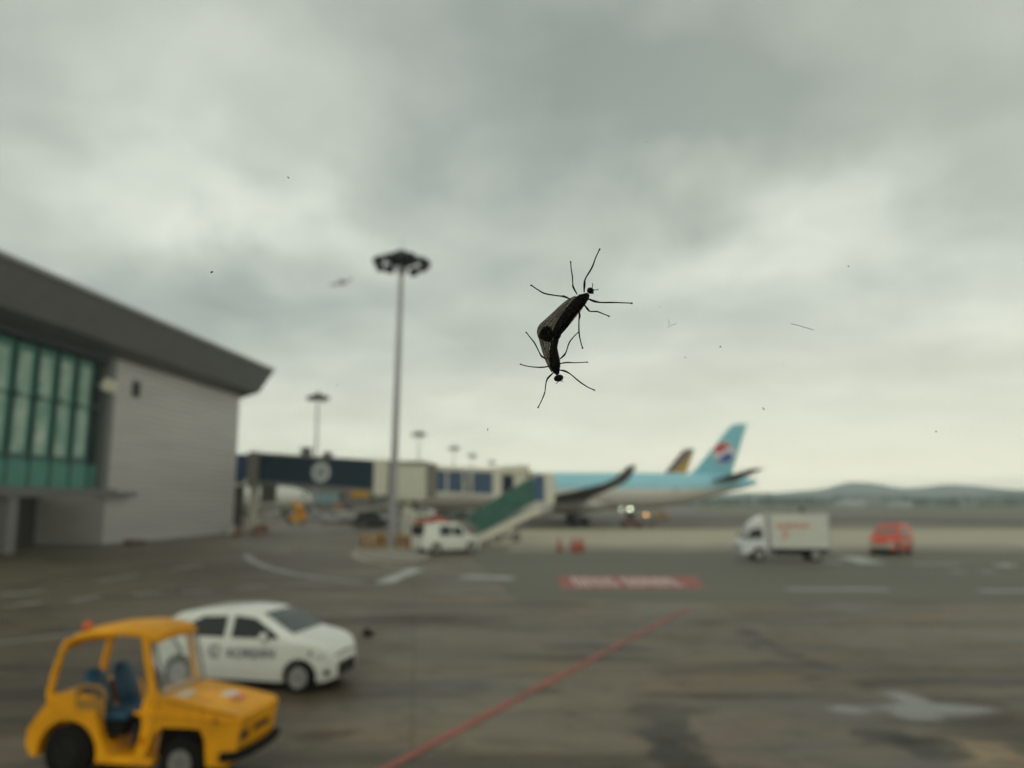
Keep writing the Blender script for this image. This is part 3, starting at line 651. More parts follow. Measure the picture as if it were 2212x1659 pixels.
# ------------------------------------------------------------------ airliners
def airliner(name, label, loc, scale, livery, cat='airliner', rz=0, big=1.0, wsh=0):
    t_ = thing(name, loc, rz, label, cat); t_.scale = (scale,)*3
    # fuselage ring stations: x from the nose, radius, centre height
    st = [(0, .15, 4.7), (.6, .95, 4.75), (1.6, 1.6, 4.9), (3.2, 2.2, 5.1), (5.5, 2.65, 5.25), (8, 2.82, 5.3), (20, 2.82, 5.3), (38, 2.82, 5.3), (42, 2.7, 5.4), (46, 2.35, 5.7), (50, 1.85, 6.1), (54, 1.25, 6.5), (57, .75, 6.75), (58.8, .3, 6.85)]
    rings = [[(x, r_*big*math.cos(2*math.pi*i/28), z+(big-1)*2.82+r_*big*math.sin(2*math.pi*i/28)) for i in range(28)] for x, r_, z in st]
    MB().loft(rings).build('fuselage', livery['body'], t_, smooth=True)
    fr_ = [[(x, r_*1.15*math.cos(2*math.pi*i/20), 3.3+r_*.5*math.sin(2*math.pi*i/20)) for i in range(20)] for x, r_ in [(17, .8), (19, 2.4), (23, 3.0), (29, 3.0), (32, 2.2), (34.5, .6)]]
    MB().loft(fr_).build('belly_fairing', livery['engine'], t_, smooth=True)
    def wingpart(nm, pts, th, m_, par=t_, refl=1):
        "pts: list of (LE xyz, TE xyz, thickness)"
        rr = []
        for (a_, b_, th_) in pts:
            a_ = Vector(a_); b_ = Vector(b_); up_ = Vector(th)
            rr.append([a_, a_*.75+b_*.25+up_*th_, a_*.4+b_*.6+up_*th_*.7, b_, a_*.4+b_*.6-up_*th_*.6, a_*.75+b_*.25-up_*th_*.8])
        return MB().loft(rr).build(nm, m_, par, smooth=True)
    for s_ in (-1, 1):
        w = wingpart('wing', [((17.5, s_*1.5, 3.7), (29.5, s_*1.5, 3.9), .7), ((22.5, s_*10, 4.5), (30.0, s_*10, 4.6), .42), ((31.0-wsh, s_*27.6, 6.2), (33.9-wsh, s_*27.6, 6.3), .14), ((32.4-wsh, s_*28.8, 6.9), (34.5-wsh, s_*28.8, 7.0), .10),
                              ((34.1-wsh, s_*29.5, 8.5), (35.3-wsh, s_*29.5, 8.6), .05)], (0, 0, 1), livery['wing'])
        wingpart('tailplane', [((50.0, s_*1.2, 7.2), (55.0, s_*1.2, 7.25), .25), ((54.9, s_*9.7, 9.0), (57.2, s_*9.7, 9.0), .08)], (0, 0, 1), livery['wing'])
        e_ = [(17.5, 1.25), (17.7, 1.45), (18.8, 1.58), (20.5, 1.5), (22.3, 1.2), (23.4, .85)]
        rg = [[(x, s_*9.4+r_*math.cos(2*math.pi*i/20), 2.55+r_*math.sin(2*math.pi*i/20)) for i in range(20)] for x, r_ in e_]
        en = MB().loft(rg).build('engine', livery['engine'], t_, smooth=True)
        MB().cyl((17.46, s_*9.4, 2.55), (17.49, s_*9.4, 2.55), 1.15, 20).build('fan', DRK, en)
        MB().prism([(19, 3.9), (24.5, 4.3), (23.5, 4.75), (20.3, 4.7)], s_*9.4-.2, s_*9.4+.2).build('pylon', livery['wing'], t_)
        g_ = MB().cyl((28, s_*5.3, .6), (28, s_*5.3, 3.6), .22, 10); gg_ = g_.build('landing_gear', STL, t_)
        for dx in (-.9, .9):
            for dy in (-.6, .6): MB().cyl((28+dx, s_*5.3+dy-.22, .68), (28+dx, s_*5.3+dy+.22, .68), .68, 18).build('tyre', BLK, gg_)
    ng = MB().cyl((6.5, 0, .5), (6.5, 0, 3), .15, 10).build('landing_gear', STL, t_)
    for dy in (-.35, .35): MB().cyl((6.5, dy-.15, .5), (6.5, dy+.15, .5), .5, 16).build('tyre', BLK, ng)
    fin = wingpart('tail_fin', [((46.4, 0, 7.8), (54.3, 0, 7.4), .25), ((48.6, 0, 9.5), (54.9, 0, 9.3), .22), ((54.6, 0, 16.6), (57.6, 0, 16.9), .1), ((55.4, 0, 17.1), (57.8, 0, 17.2), .04)], (0, 1, 0), livery['fin'])
    w_ = MB()
    for s_ in (-1, 1):
        for i in range(70):
            w_.box((8+i*.53, s_*2.805, 5.75), (.24, .05, .34))
    w_.build('cabin_windows', GLS, t_)
    MB().add([(1.25, -1.0, 5.6), (1.25, 1.0, 5.6), (2.6, 1.55, 6.75), (2.6, -1.55, 6.75), (2.2, -2.0, 5.7), (2.2, 2.0, 5.7)], [(0, 1, 2, 3), (0, 3, 4), (1, 5, 2)]).build('cockpit_window', GLS, t_)
    return t_, fin
def two_tone(name, top, bot, z0, line=None):
    m = mat(name, top, .35, var=.03, scale=.4); tt = m.node_tree; bb = tt.nodes['Principled BSDF']
    old = bb.inputs['Base Color'].links[0].from_socket
    to = N(tt, 'ShaderNodeTexCoord'); sp = N(tt, 'ShaderNodeSeparateXYZ'); tt.links.new(to.outputs['Object'], sp.inputs[0])
    c = mixc(tt, math_n(tt, 'GREATER_THAN', sp.outputs[2], z0), bot, (1, 1, 1)); n_ = c.node; tt.links.new(old, n_.inputs[2])
    tt.links.new(c, bb.inputs['Base Color']); return m
SKYB = (.30, .60, .70)
KB = two_tone('sky_blue_fuselage', SKYB, (.66, .64, .58), 6.0)
KF = mat('sky_blue_fin', (.18, .48, .57), .4, var=.04)
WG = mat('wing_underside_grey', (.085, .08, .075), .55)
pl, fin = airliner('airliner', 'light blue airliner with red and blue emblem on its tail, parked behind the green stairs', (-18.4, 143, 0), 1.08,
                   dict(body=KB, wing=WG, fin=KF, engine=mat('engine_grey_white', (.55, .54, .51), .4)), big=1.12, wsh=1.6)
# tail emblem: red over blue halves of a disc parted by a white wave, on both sides
for side in (-1, 1):
    ex, ez, er = 53.35, 12.15, 1.72; ca, sa = math.cos(R(-8)), math.sin(R(-8))
    yy = side*.24
    def half(sgn, r_, y0, y1, gap):
        mid = [(x, abs(gap)*sgn+.42*math.sin(x/1.0*math.pi*.95)*(.9)) for x in [(-.90+1.80*i/16) for i in range(17)]]
        arc_ = [(math.cos(a), math.sin(a)*sgn) for a in [math.pi*i/16*.94+.09 for i in range(17)]]
        pts = [((x*ca-z*sa)*r_+ex, (x*sa+z*ca)*r_+ez) for x, z in mid+arc_]
        return MB().prism(pts, y0, y1, 'y')
    d_ = MB().prism([(ex+er*1.1*math.cos(2*math.pi*i/32), ez+er*1.1*math.sin(2*math.pi*i/32)) for i in range(32)], yy-.03*side, yy).build('emblem_field', mat('emblem_white', (.66, .68, .68), .4), fin)
    half(1, er, yy+.01*side, yy+.03*side, .24).build('emblem_red', mat('emblem_red', (.48, .035, .045), .4), d_)
    half(-1, er, yy+.01*side, yy+.03*side, -.24).build('emblem_blue', mat('emblem_blue', (.02, .06, .30), .4), d_)
# tail of the striped airliner behind
AF = bpy.data.materials.new('striped_fin'); AF.use_nodes = True; tt = AF.node_tree; bb = tt.nodes['Principled BSDF']
to = N(tt, 'ShaderNodeTexCoord'); sp = N(tt, 'ShaderNodeSeparateXYZ'); tt.links.new(to.outputs['Object'], sp.inputs[0])
f_ = math_n(tt, 'SUBTRACT', sp.outputs[2], math_n(tt, 'MULTIPLY', math_n(tt, 'SUBTRACT', sp.outputs[0], 50), .9))
mr = N(tt, 'ShaderNodeMapRange'); tt.links.new(f_, mr.inputs[0]); mr.inputs[1].default_value = 4; mr.inputs[2].default_value = 14
rp = N(tt, 'ShaderNodeValToRGB'); rp.color_ramp.interpolation = 'CONSTANT'; tt.links.new(mr.outputs[0], rp.inputs[0]); el = rp.color_ramp.elements
el[0].position = 0; el[0].color = (.50, .30, .05, 1); el[1].position = .75; el[1].color = (.22, .10, .09, 1)
for p_, c_ in ((.40, (.42, .27, .04)), (.56, (.14, .12, .105)),): q_ = el.new(p_); q_.color = (*c_, 1)
tt.links.new(rp.outputs[0], bb.inputs['Base Color']); bb.inputs['Roughness'].default_value = .5
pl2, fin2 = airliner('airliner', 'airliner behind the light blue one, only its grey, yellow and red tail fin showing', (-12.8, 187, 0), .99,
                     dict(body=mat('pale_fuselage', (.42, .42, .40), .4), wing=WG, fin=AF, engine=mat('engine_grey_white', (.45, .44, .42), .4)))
MB().prism([(48.2, 8.4), (50.6, 8.4), (52.2, 11.6), (50.6, 11.3)], -.27, .27).build('red_stripe', mat('stripe_red', (.45, .06, .03), .4), fin2)
# white airliner under the bridge, nose to the right
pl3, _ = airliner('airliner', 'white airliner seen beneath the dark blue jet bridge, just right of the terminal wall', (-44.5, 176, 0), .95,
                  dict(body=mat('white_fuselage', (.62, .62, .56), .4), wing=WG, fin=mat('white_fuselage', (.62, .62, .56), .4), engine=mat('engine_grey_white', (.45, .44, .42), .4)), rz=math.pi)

fa = thing('small_aircraft', (-235, 1010, 330), 0, 'faint small aircraft flying in the grey sky left of the tall floodlight mast', 'aircraft')
x_, z_ = XZ(733, 611, 430); fa.location = (x_, 430, z_); fa.scale = (.43,)*3
FG = mat('far_aircraft_grey', (.36, .35, .36), .5)
rings = [[(x, r_*math.cos(i*math.pi/6), z+r_*math.sin(i*math.pi/6)) for i in range(12)] for x, r_, z in [(-13, .4, -3.5), (-10, 1.7, -2.8), (-2, 2, -1), (8, 2, 1.7), (13, 1.2, 3.2), (17, .4, 4.6)]]
MB().loft(rings).build('fuselage', FG, fa, smooth=True)
MB().prism([(12, 3), (17, 4.5), (18, 9), (16, 8.6)], -.2, .2).build('tail_fin', FG, fa)
MB().add([(-2, 0, -1.4), (4, 0, .2), (8, 15, 1.8), (6, 15, 1.2), (-2, 0, -1.0), (4, 0, .7), (8, 15, 2), (6, 15, 1.5)], [(0, 1, 2, 3), (4, 5, 6, 7), (0, 1, 5, 4), (1, 2, 6, 5), (2, 3, 7, 6), (3, 0, 4, 7)]).build('wing', FG, fa)
MB().add([(-2, 0, -1.4), (4, 0, .2), (8, -15, 1.8), (6, -15, 1.2), (-2, 0, -1.0), (4, 0, .7), (8, -15, 2), (6, -15, 1.5)], [(0, 1, 2, 3), (4, 5, 6, 7), (0, 1, 5, 4), (1, 2, 6, 5), (2, 3, 7, 6), (3, 0, 4, 7)]).build('wing', FG, fa)

# ------------------------------------------------------------------ vehicles
def wheel(par, x, y, r, w, rim=ALU, rr=.62, dish=.02):
    "tyre as a rounded lathe, rim with spokes as its child; axle along y"
    s_ = 1 if y > 0 else -1
    prof = [(-w/2, r*.62), (-w/2, r*.9), (-w*.36, r), (w*.36, r), (w/2, r*.9), (w/2, r*.62)]
    n = 28; rings = [[(x+q*math.cos(2*math.pi*i/n), y+yy, r+q*math.sin(2*math.pi*i/n)) for i in range(n)] for yy, q in prof]
    ty = MB().loft(rings).build('wheel', BLK, par, smooth=True)
    yo = y+s_*(w/2+.012)
    rm = MB()
    rm.cyl((x, yo-.03*s_, r), (x, yo-.012*s_, r), r*.3, 16)
    pts = [(x+r*rr*math.cos(2*math.pi*i/n), yo, r+r*rr*math.sin(2*math.pi*i/n)) for i in range(n+1)]
    rm.tube(pts, .018, 6, cap=False)
    for k_ in range(5):
        a = 2*math.pi*k_/5+.3
        rm.box((x+r*rr*.55*math.cos(a), yo-.006*s_, r+r*rr*.55*math.sin(a)), (r*rr*1.0, .03, r*.26), ry=-a)
    rm.cyl((x, yo-.035*s_, r), (x, yo+.004*s_, r), r*.2, 14)
    rm.cyl((x, yo-.03*s_, r), (x, yo-.008*s_, r), r*rr, 24)
    rm.build('rim', rim, ty)
    return ty

def car(name, loc, rz, label, cat, spec, paint, group=None, detail=True):
    t_ = thing(name, loc, rz, label, cat, group)
    Lf, Lr, Wd, wr = spec['front'], spec['rear'], spec['width']/2, spec['wheel_r']
    wb = spec['wb']; top = curve(spec['top']); bot = curve(spec['bot']); hw = curve(spec['hw']); belt = spec['belt']; tum = spec.get('tum', .28); RR = spec.get('round', .13)
    def ys(x, z):
        tp = top(x); y = Wd*hw(x)
        y -= .05*max(0, (.42-z)/.25)
        y -= tum*max(0, z-belt)
        r_ = min(1, max(0, (tp-z)/RR)); y -= .16*(1-math.sqrt(max(0, 1-(1-r_)**2)))
        return max(y, .02)
    xs = [Lr+(Lf-Lr)*(.5-.5*math.cos(math.pi*i/44)) for i in range(45)]
    rings = []
    lv = [0, .06, .15, .26, .38, .5, .62, .72, .8, .87, .92, .96, .985, 1]
    for x in xs:
        tp, bt = top(x), bot(x); rt = [(x, ys(x, bt+(tp-bt)*q), bt+(tp-bt)*q) for q in lv]
        rings.append(rt+[(x, -y, z) for (x, y, z) in reversed(rt)])
    body = MB().loft(rings).build('body', paint, t_, smooth=True)
    cu_ = MB()
    for x in (0, wb):
        for s_ in (-1, 1): cu_.cyl((x, s_*(Wd-.30), wr), (x, s_*(Wd+.3), wr), wr+.055, 28)
    cut(body, cu_)
    for p in body.data.polygons: p.use_smooth = True
    try: body.data.set_sharp_from_angle(angle=R(35))
    except Exception: pass
    for x in (0, wb):
        for s_ in (-1, 1): wheel(t_, x, s_*(Wd-.12), wr, .2)
    u_ = MB(); u_.box(((Lf+Lr)/2, 0, .27), ((Lf-Lr)*.80, Wd*1.3, .30)); u_.build('underbody', BLK, t_)  # black block reaching low, shaped to deepen the shade beneath the car
    for s_ in (-1, 1):
        for poly in spec['side']:
            if len(poly) < 3: continue
            n = len(poly); vs = [(x, s_*(ys(x, z)+.010), z) for x, z in poly]+[(x, s_*(ys(x, z)-.03), z) for x, z in poly]
            MB().add(vs, [tuple(range(n)), tuple(range(2*n-1, n-1, -1))]+[(i, (i+1) % n, n+(i+1) % n, n+i) for i in range(n)]).build('window', GLS, t_)
    def topglass(nm, xa, xb, m_, inset=.10, n=6):
        vs = []; fs = []
        for i in range(n+1):
            x = xa+(xb-xa)*i/n; z = top(x)
            w_ = ys(x, z-.03)-inset*.55
            for yy in (-1, -.5, 0, .5, 1): vs.append((x, yy*w_, z+.006+.006*(1-abs(yy))))
        for i in range(n):
            for j in range(4): fs.append((i*5+j, i*5+j+1, (i+1)*5+j+1, (i+1)*5+j))
        MB().add(vs, fs).build(nm, m_, t_, smooth=True)
    topglass('windscreen', *spec['ws'], GREYG); topglass('rear_window', *spec['rw'], GLS)
    if detail:
        xf = spec['lamp'][0]; zl = spec['lamp'][1]
        for s_ in (-1, 1):
            pts = [(xf, zl), (xf-.30, zl+.08), (xf-.34, zl+.0), (xf-.08, zl-.09)]
            n = 4; vs = [(x, s_*(ys(x, z)+.008), z) for x, z in pts]+[(x, s_*(ys(x, z)-.05), z) for x, z in pts]
            MB().add(vs, [(0, 1, 2, 3), (7, 6, 5, 4)]+[(i, (i+1) % 4, 4+(i+1) % 4, 4+i) for i in range(4)]).build('headlight', mat('lamp_glass', (.12, .12, .16), .1, var=0), t_)
            xr = Lr+.06
            MB().box((xr, s_*(Wd*hw(xr)*.86), belt-.05), (.06, .22, .22)).build('tail_light', mat('tail_light_red', (.35, .02, .02), .3), t_)
            mm = MB().ball((spec['ws'][0]+.18, s_*(Wd+.07), belt+.09), (.08, .13, .09)).build('mirror', paint, t_, smooth=True)
        MB().box((Lf-.045, 0, .42), (.12, Wd*1.05, .30)).build('grille', DRK, t_, bevel=.04)
        MB().tube([(Lf-.30, -Wd*.84, zl+.02), (Lf-.13, -Wd*.70, zl-.08), (Lf-.03, -Wd*.52, zl-.06), (Lf+.0, 0, zl-.02), (Lf-.03, Wd*.52, zl-.06), (Lf-.13, Wd*.70, zl-.08), (Lf-.30, Wd*.84, zl+.02)], .018, 6).build('trim_line', DRK, t_)
    return t_, ys
HB = dict(front=3.40, rear=-.76, width=1.74, wheel_r=.31, wb=2.72, belt=1.0, tum=.34,
          top=[(-.76, .85), (-.74, 1.10), (-.60, 1.26), (-.25, 1.47), (.3, 1.57), (1.1, 1.605), (1.6, 1.57), (1.9, 1.47), (2.55, 1.12), (2.8, 1.08), (3.1, 1.0), (3.28, .90), (3.37, .72), (3.40, .5)],
          bot=[(-.76, .42), (-.5, .26), (0, .22), (2.7, .2), (3.25, .22), (3.40, .28)],
          hw=[(-.76, .72), (-.58, .88), (-.2, .96), (.6, 1.0), (2.4, 1.0), (2.9, .96), (3.15, .89), (3.32, .76), (3.40, .58)],
          side=[[(.02, 1.05), (1.02, 1.05), (1.02, 1.46), (.45, 1.44), (.15, 1.28)], [(1.18, 1.05), (2.26, 1.05), (2.18, 1.14), (1.66, 1.43), (1.18, 1.47)]],
          ws=(1.78, 2.52), rw=(-.64, -.28), lamp=(3.24, .76))
CARHEAD = R(-11.5)
fx, fy = -4.33, 16.40
# front right wheel contact known: place origin (rear axle centre)
c_, s_ = math.cos(CARHEAD), math.sin(CARHEAD)
lx, ly = 2.72, -.78
cx0 = fx-(lx*c_-ly*s_); cy0 = fy-(lx*s_+ly*c_)
whitecar, ysf = car('hatchback_car', (cx0, cy0, 0), CARHEAD, 'white hatchback with dark blue lettering on its doors, behind the yellow tractor', 'car', HB, WHT)
NB = mat('navy_lettering', (.03, .035, .10), .4)
tm = Matrix.Translation((1.66, -.879, .74)) @ Matrix.Rotation(R(90), 4, 'X') @ Matrix.Rotation(R(1), 4, 'Z')
text_part('lettering', 'KOREAN', .27, NB, whitecar, tm, .003)
rg = MB(); cxr, czr = .86, .77
rg.tube([(cxr+.125*math.cos(a)*(1+.0), -.879, czr+.125*math.sin(a)) for a in [R(20+i*18) for i in range(17)]], [.010+.010*math.sin(math.pi*i/16) for i in range(17)], 6)
rg.tube([(cxr+.06*math.cos(a)+.02, -.879, czr+.07*math.sin(a)) for a in [R(190+i*18) for i in range(12)]], .010, 6)
rg.build('ring_logo', NB, whitecar)
MB().cyl((3.22, -.72, .40), (3.29, -.64, .40), .06, 12).build('fog_light', DRK, whitecar)
for z in (.70,): 
    MB().box((1.25, -.876, .97), (.14, .02, .03)).build('door_handle', WHT, whitecar); MB().box((.30, -.868, .97), (.14, .02, .03)).build('door_handle', WHT, whitecar)

# ---- yellow tow tractor
tg = thing('tow_tractor', (-6.14, 11.95, 0), R(-8.5), 'yellow baggage tow tractor with open sides, blue seats and orange beacon', 'tow tractor')
HWD = .57
# chassis/body: rear fender box, low sill, bonnet, each cut from one side outline
rear = [(-.64, .44), (-.63, .66), (-.50, .84), (-.32, 1.06), (-.24, 1.14), (.30, 1.14), (.40, .98), (.50, .60), (.62, .38), (.70, .30), (.40, .24), (-.55, .30)]
bd = MB().prism(rear, -HWD, HWD).build('rear_body', YEL, tg)
cc_ = MB()
for s_ in (-1, 1): cc_.cyl((0, s_*.26, .34), (0, s_*.9, .34), .46, 28)
cc_.box((.33, 0, .85), (.8, .86, .70))
cut(bd, cc_)
bv = bd.modifiers.new('bevel', 'BEVEL'); bv.width = .03; bv.segments = 3; bv.limit_method = 'ANGLE'; bv.angle_limit = R(35)
MB().prism([(.45, .24), (1.30, .24), (1.30, .34), (.45, .34)], -HWD+.01, HWD-.01).build('floor', YEL, tg, bevel=.02)
front = [(1.02, .34), (1.18, .34), (1.28, .62), (1.42, .76), (1.98, .76), (2.06, .62), (2.10, .28), (2.40, .28), (2.50, .44), (2.58, .91), (2.51, .965), (1.95, 1.07), (1.40, 1.16), (1.14, 1.17), (1.08, .95), (1.12, .78), (1.08, .55)]
fb = MB().prism(front, -HWD, HWD).build('bonnet', YEL, tg)
c2 = MB(); c2.box((1.0, 0, .70), (.36, HWD*2-.12, .72))
c2.box((1.70, 0, .38), (1.1, HWD*2-.34, .6))
for s_ in (-1, 1): pass
c2.box((2.57, -.36, .66), (.16, .26, .13)); c2.box((2.57, .14, .67), (.16, .52, .10))
c2.box((1.16, -HWD, .55), (.09, .1, .13))
cut(fb, c2)
bv = fb.modifiers.new('bevel', 'BEVEL'); bv.width = .028; bv.segments = 3; bv.limit_method = 'ANGLE'; bv.angle_limit = R(35)
MB().prism([(1.25, .30), (2.15, .30), (2.15, .72), (1.3, .72)], -HWD+.2, HWD-.2).build('chassis', BLK, tg)
MB().box((2.505, -.36, .66), (.04, .25, .12)).build('headlight', GLS, tg); MB().box((2.505, .14, .67), (.04, .5, .09)).build('grille', DRK, tg)
# bonnet side ridge and small side lamp
MB().box((1.75, -HWD-.006, .90), (1.5, .03, .05), ry=R(2.5)).build('trim_ridge', YEL, tg, bevel=.01)
MB().ball((2.22, -HWD-.02, .88), (.035, .03, .03)).build('side_light', mat('amber_lamp', (.25, .05, .005), .4), tg)
bm_ = MB(); bm_.tube([(2.32, -.61, .42), (2.50, -.57, .43), (2.59, -.36, .44), (2.63, 0, .44), (2.61, .36, .44), (2.55, .60, .43), (2.42, .64, .42)], .065, 8)
bm_.build('bumper', BLK, tg, smooth=True)
for x, r_ in ((0, .36), (1.72, .31)):
    for s_ in (-1, 1):
        wl = wheel(tg, x, s_*.47, r_, .19, rim=GRY if x else DRK, rr=.5)
        yo = s_*.565
        MB().cyl((x, yo-.05*s_, r_), (x, yo+.012*s_, r_), r_*(.52 if x else .2), 20).build('hub', mat('hub_cream', (.27, .25, .20), .6) if x else GRY, wl)
# roof and pillars
rf = MB(); rings = []
for (x, zc_, w_) in [(-.22, 1.80, .44), (-.17, 1.88, .51), (-.04, 1.95, .55), (.3, 2.02, .565), (.75, 2.05, .57), (1.05, 2.02, .56), (1.17, 1.97, .55), (1.22, 1.93, .51)]:
    rings.append([(x, -w_, zc_-.085), (x, -w_-.01, zc_-.03), (x, -w_*.9, zc_), (x, -w_*.5, zc_+.035), (x, 0, zc_+.045), (x, w_*.5, zc_+.035), (x, w_*.9, zc_), (x, w_+.01, zc_-.03), (x, w_, zc_-.085), (x, 0, zc_-.045)])
MB().loft(rings).build('roof', YEL, tg, smooth=True)
for s_ in (-1, 1):
    MB().tube([(-.15, s_*.50, 1.87), (-.20, s_*.525, 1.76), (-.31, s_*.54, 1.36), (-.34, s_*.54, 1.14), (-.30, s_*.53, 1.0)], [.045, .05, .052, .06, .06], 8).build('pillar', YEL, tg, smooth=True)
    MB().tube([(1.07, s_*.53, 1.98), (1.10, s_*.545, 1.80), (1.20, s_*.545, 1.36), (1.26, s_*.545, 1.08)], [.06, .055, .055, .07], 8).build('pillar', YEL, tg, smooth=True)
MB().tube([(-.16, -.5, 1.83), (-.16, .5, 1.83)], .04, 8).build('roof_bar', YEL, tg)
# windscreen: slanted pane in a grey frame
pg = bpy.data.materials.new('clear_screen'); pg.use_nodes = True; tt = pg.node_tree; tt.nodes.clear()
tr = N(tt, 'ShaderNodeBsdfTransparent'); tr.inputs[0].default_value = (.93, .95, .94, 1); gl = N(tt, 'ShaderNodeBsdfGlossy'); gl.inputs['Roughness'].default_value = .05
df = N(tt, 'ShaderNodeBsdfDiffuse'); df.inputs[0].default_value = (.5, .5, .48, 1)
m1 = N(tt, 'ShaderNodeMixShader'); m1.inputs[0].default_value = .05; tt.links.new(tr.outputs[0], m1.inputs[1]); tt.links.new(df.outputs[0], m1.inputs[2])
m2 = N(tt, 'ShaderNodeMixShader'); m2.inputs[0].default_value = .05; tt.links.new(m1.outputs[0], m2.inputs[1]); tt.links.new(gl.outputs[0], m2.inputs[2])
ou = N(tt, 'ShaderNodeOutputMaterial'); tt.links.new(m2.outputs[0], ou.inputs[0])
ws = MB().prism([(1.37, 1.18), (1.38, 1.18), (1.20, 1.86), (1.19, 1.86)], -.48, .53).build('windscreen', pg, tg)
fr_ = MB()
for (a_, b_) in [((1.38, -.50, 1.16), (1.19, -.50, 1.88)), ((1.38, .55, 1.16), (1.19, .55, 1.88)), ((1.38, -.50, 1.16), (1.38, .55, 1.16)), ((1.19, -.50, 1.88), (1.19, .55, 1.88))]: fr_.tube([a_, b_], .022, 6)
fr_.build('screen_frame', GRY, ws)
MB().tube([(1.22, -.1, 1.86), (1.27, .02, 1.68), (1.29, .03, 1.58)], .012, 6).build('wiper', BLK, ws)
# stickers, panel seams, tow hook
sm_ = MB(); sm_.tube([(1.45, -.572, 1.10), (2.50, -.572, .94)], .008, 5); sm_.tube([(2.0, -.572, .80), (2.0, -.572, 1.04)], .006, 5); sm_.tube([(1.28, -.572, .62), (1.36, -.572, 1.12)], .006, 5)
sm_.build('panel_seams', mat('seam_brown', (.12, .05, .005), .8), tg)  # thin dark brown tubes run along the panel joints
MB().tube([(-.66, 0, .42), (-.84, 0, .42), (-.86, 0, .34), (-.80, 0, .30)], .035, 8).build('tow_hook', BLK, tg)
MB().box((1.58, -.26, 1.138), (.17, .34, .012), ry=R(8.5)).build('notice_plate', mat('pale_sticker', (.55, .48, .38), .5), tg)
MB().cyl((2.02, .12, 1.02), (2.02, .12, 1.075), .13, 20).build('round_sticker', mat('white_sticker', (.65, .62, .55), .5), tg)
MB().box((2.20, .06, 1.043), (.14, .22, .010), ry=R(8)).build('red_sticker', mat('faded_red_sticker', (.55, .16, .12), .5), tg)
# seats
for y in (-.27, .27):
    sb = MB(); rr = []
    for (z, x, w_, d_) in [(q0, q1+(.17 if y < 0 else .24), q2, q3) for q0, q1, q2, q3 in [(.86, .12, .20, .05), (.95, .10, .23, .07), (1.15, .03, .24, .07), (1.32, -.03, .22, .06), (1.42, -.06, .14, .04), (1.44, -.065, .05, .02)]]:
        rr.append([(x+d_*1.7*math.sin(a), y+w_*math.cos(a), z) for a in [2*math.pi*i/14 for i in range(14)]])
    seat = MB(); seat.box((.58, y, .84), (.50, .42, .12)); so_ = seat.build('seat', BLUE, tg, bevel=.05)
    MB().loft(rr).build('backrest', BLUE, so_, smooth=True)
MB().box((.56, 0, .68), (.44, .88, .18)).build('seat_base', BLK, tg)
# hip guard of bent tube beside the seat
hg = MB()
hg.tube([(.52, -.56, .84), (.52, -.56, 1.14), (.48, -.56, 1.22), (.41, -.56, 1.26), (.17, -.56, 1.26), (.11, -.56, 1.22), (.10, -.56, 1.00)], .028, 8); hg.tube([(.10, -.56, 1.06), (.52, -.56, 1.06)], .028, 8)
hg.tube([(.34, -.56, 1.06), (.34, -.56, 1.25)], .012, 6)
hg.box((.31, -.56, 1.00), (.40, .03, .10)); hg.build('hip_guard', mat('dull_yellow', (.33, .17, .02), .6), tg)
stc = MB(); stc.tube([(1.05, .27, .9), (.82, .27, 1.12)], .025, 8)
pts = [Vector((.80, .27, 1.14))+Vector((.10*math.sin(a), .18*math.cos(a), .15*math.sin(a))) for a in [2*math.pi*i/20 for i in range(21)]]
stc.tube(pts, .016, 6); stc.build('steering_wheel', BLK, tg)
# beacon
bc = MB().cyl((.02, -.36, 1.93), (.02, -.36, 2.0), .055, 14).build('beacon_base', BLK, tg)
MB().tube([(.02, -.36, 2.0), (.02, -.36, 2.05), (.02, -.36, 2.09), (.02, -.36, 2.12)], [.062, .062, .05, .02], 14).build('beacon', ORG, tg, smooth=True)
MB().box((-.67, -.45, .52), (.04, .10, .16)).build('tail_light', mat('tail_light_red', (.35, .02, .02), .3), tg)
MB().box((.95, -.40, .62), (.03, .16, .28)).build('pedal_guard', mat('dark_blue_cloth', (.02, .02, .06), .7), tg)

# ---- black wheel chock on the apron beyond the car
x_, y_ = G(795, 1372)
ck = thing('wheel_chock', (x_, y_, 0), R(20), 'small black wheel chock lying on the apron right of the white car', 'wheel chock')
MB().prism([(-.16, 0), (.16, 0), (.12, .10), (.02, .17), (-.05, .17), (-.15, .05)], -.22, .22).build('block', BLK, ck, bevel=.01)
MB().tube([(0, .22, .1), (.1, .4, .02), (.3, .5, .012), (.5, .42, .012)], .012, 6).build('rope', DRK, ck)

# ---- white panel car in front of the stairs
SU = dict(front=3.45, rear=-.95, width=1.85, wheel_r=.36, wb=2.6, belt=1.08, tum=.22,
          top=[(-.95, .85), (-.93, 1.6), (-.84, 1.94), (-.5, 2.02), (.5, 2.04), (1.5, 2.0), (1.85, 1.86), (2.4, 1.28), (2.6, 1.20), (3.1, 1.10), (3.35, .95), (3.45, .6)],
          bot=[(-.95, .45), (-.7, .32), (0, .28), (2.8, .28), (3.3, .30), (3.45, .40)],
          hw=[(-.95, .86), (-.8, .95), (-.3, 1.0), (2.3, 1.0), (2.9, .95), (3.25, .82), (3.45, .6)],
          side=[[(.25, 1.16), (1.10, 1.16), (1.10, 1.80), (.25, 1.80)], [(1.22, 1.16), (2.2, 1.16), (1.75, 1.72), (1.22, 1.80)]],
          ws=(1.85, 2.42), rw=(-.92, -.85), lamp=(3.25, .88))
x_, y_ = G(935, 1199)
su, _ = car('utility_car', (x_-.35, y_+1.2, 0), R(34), 'white utility car with red light bar, parked in front of the green boarding stairs', 'car', SU, WHT)
su.scale = (1.18, 1.18, 1.18)
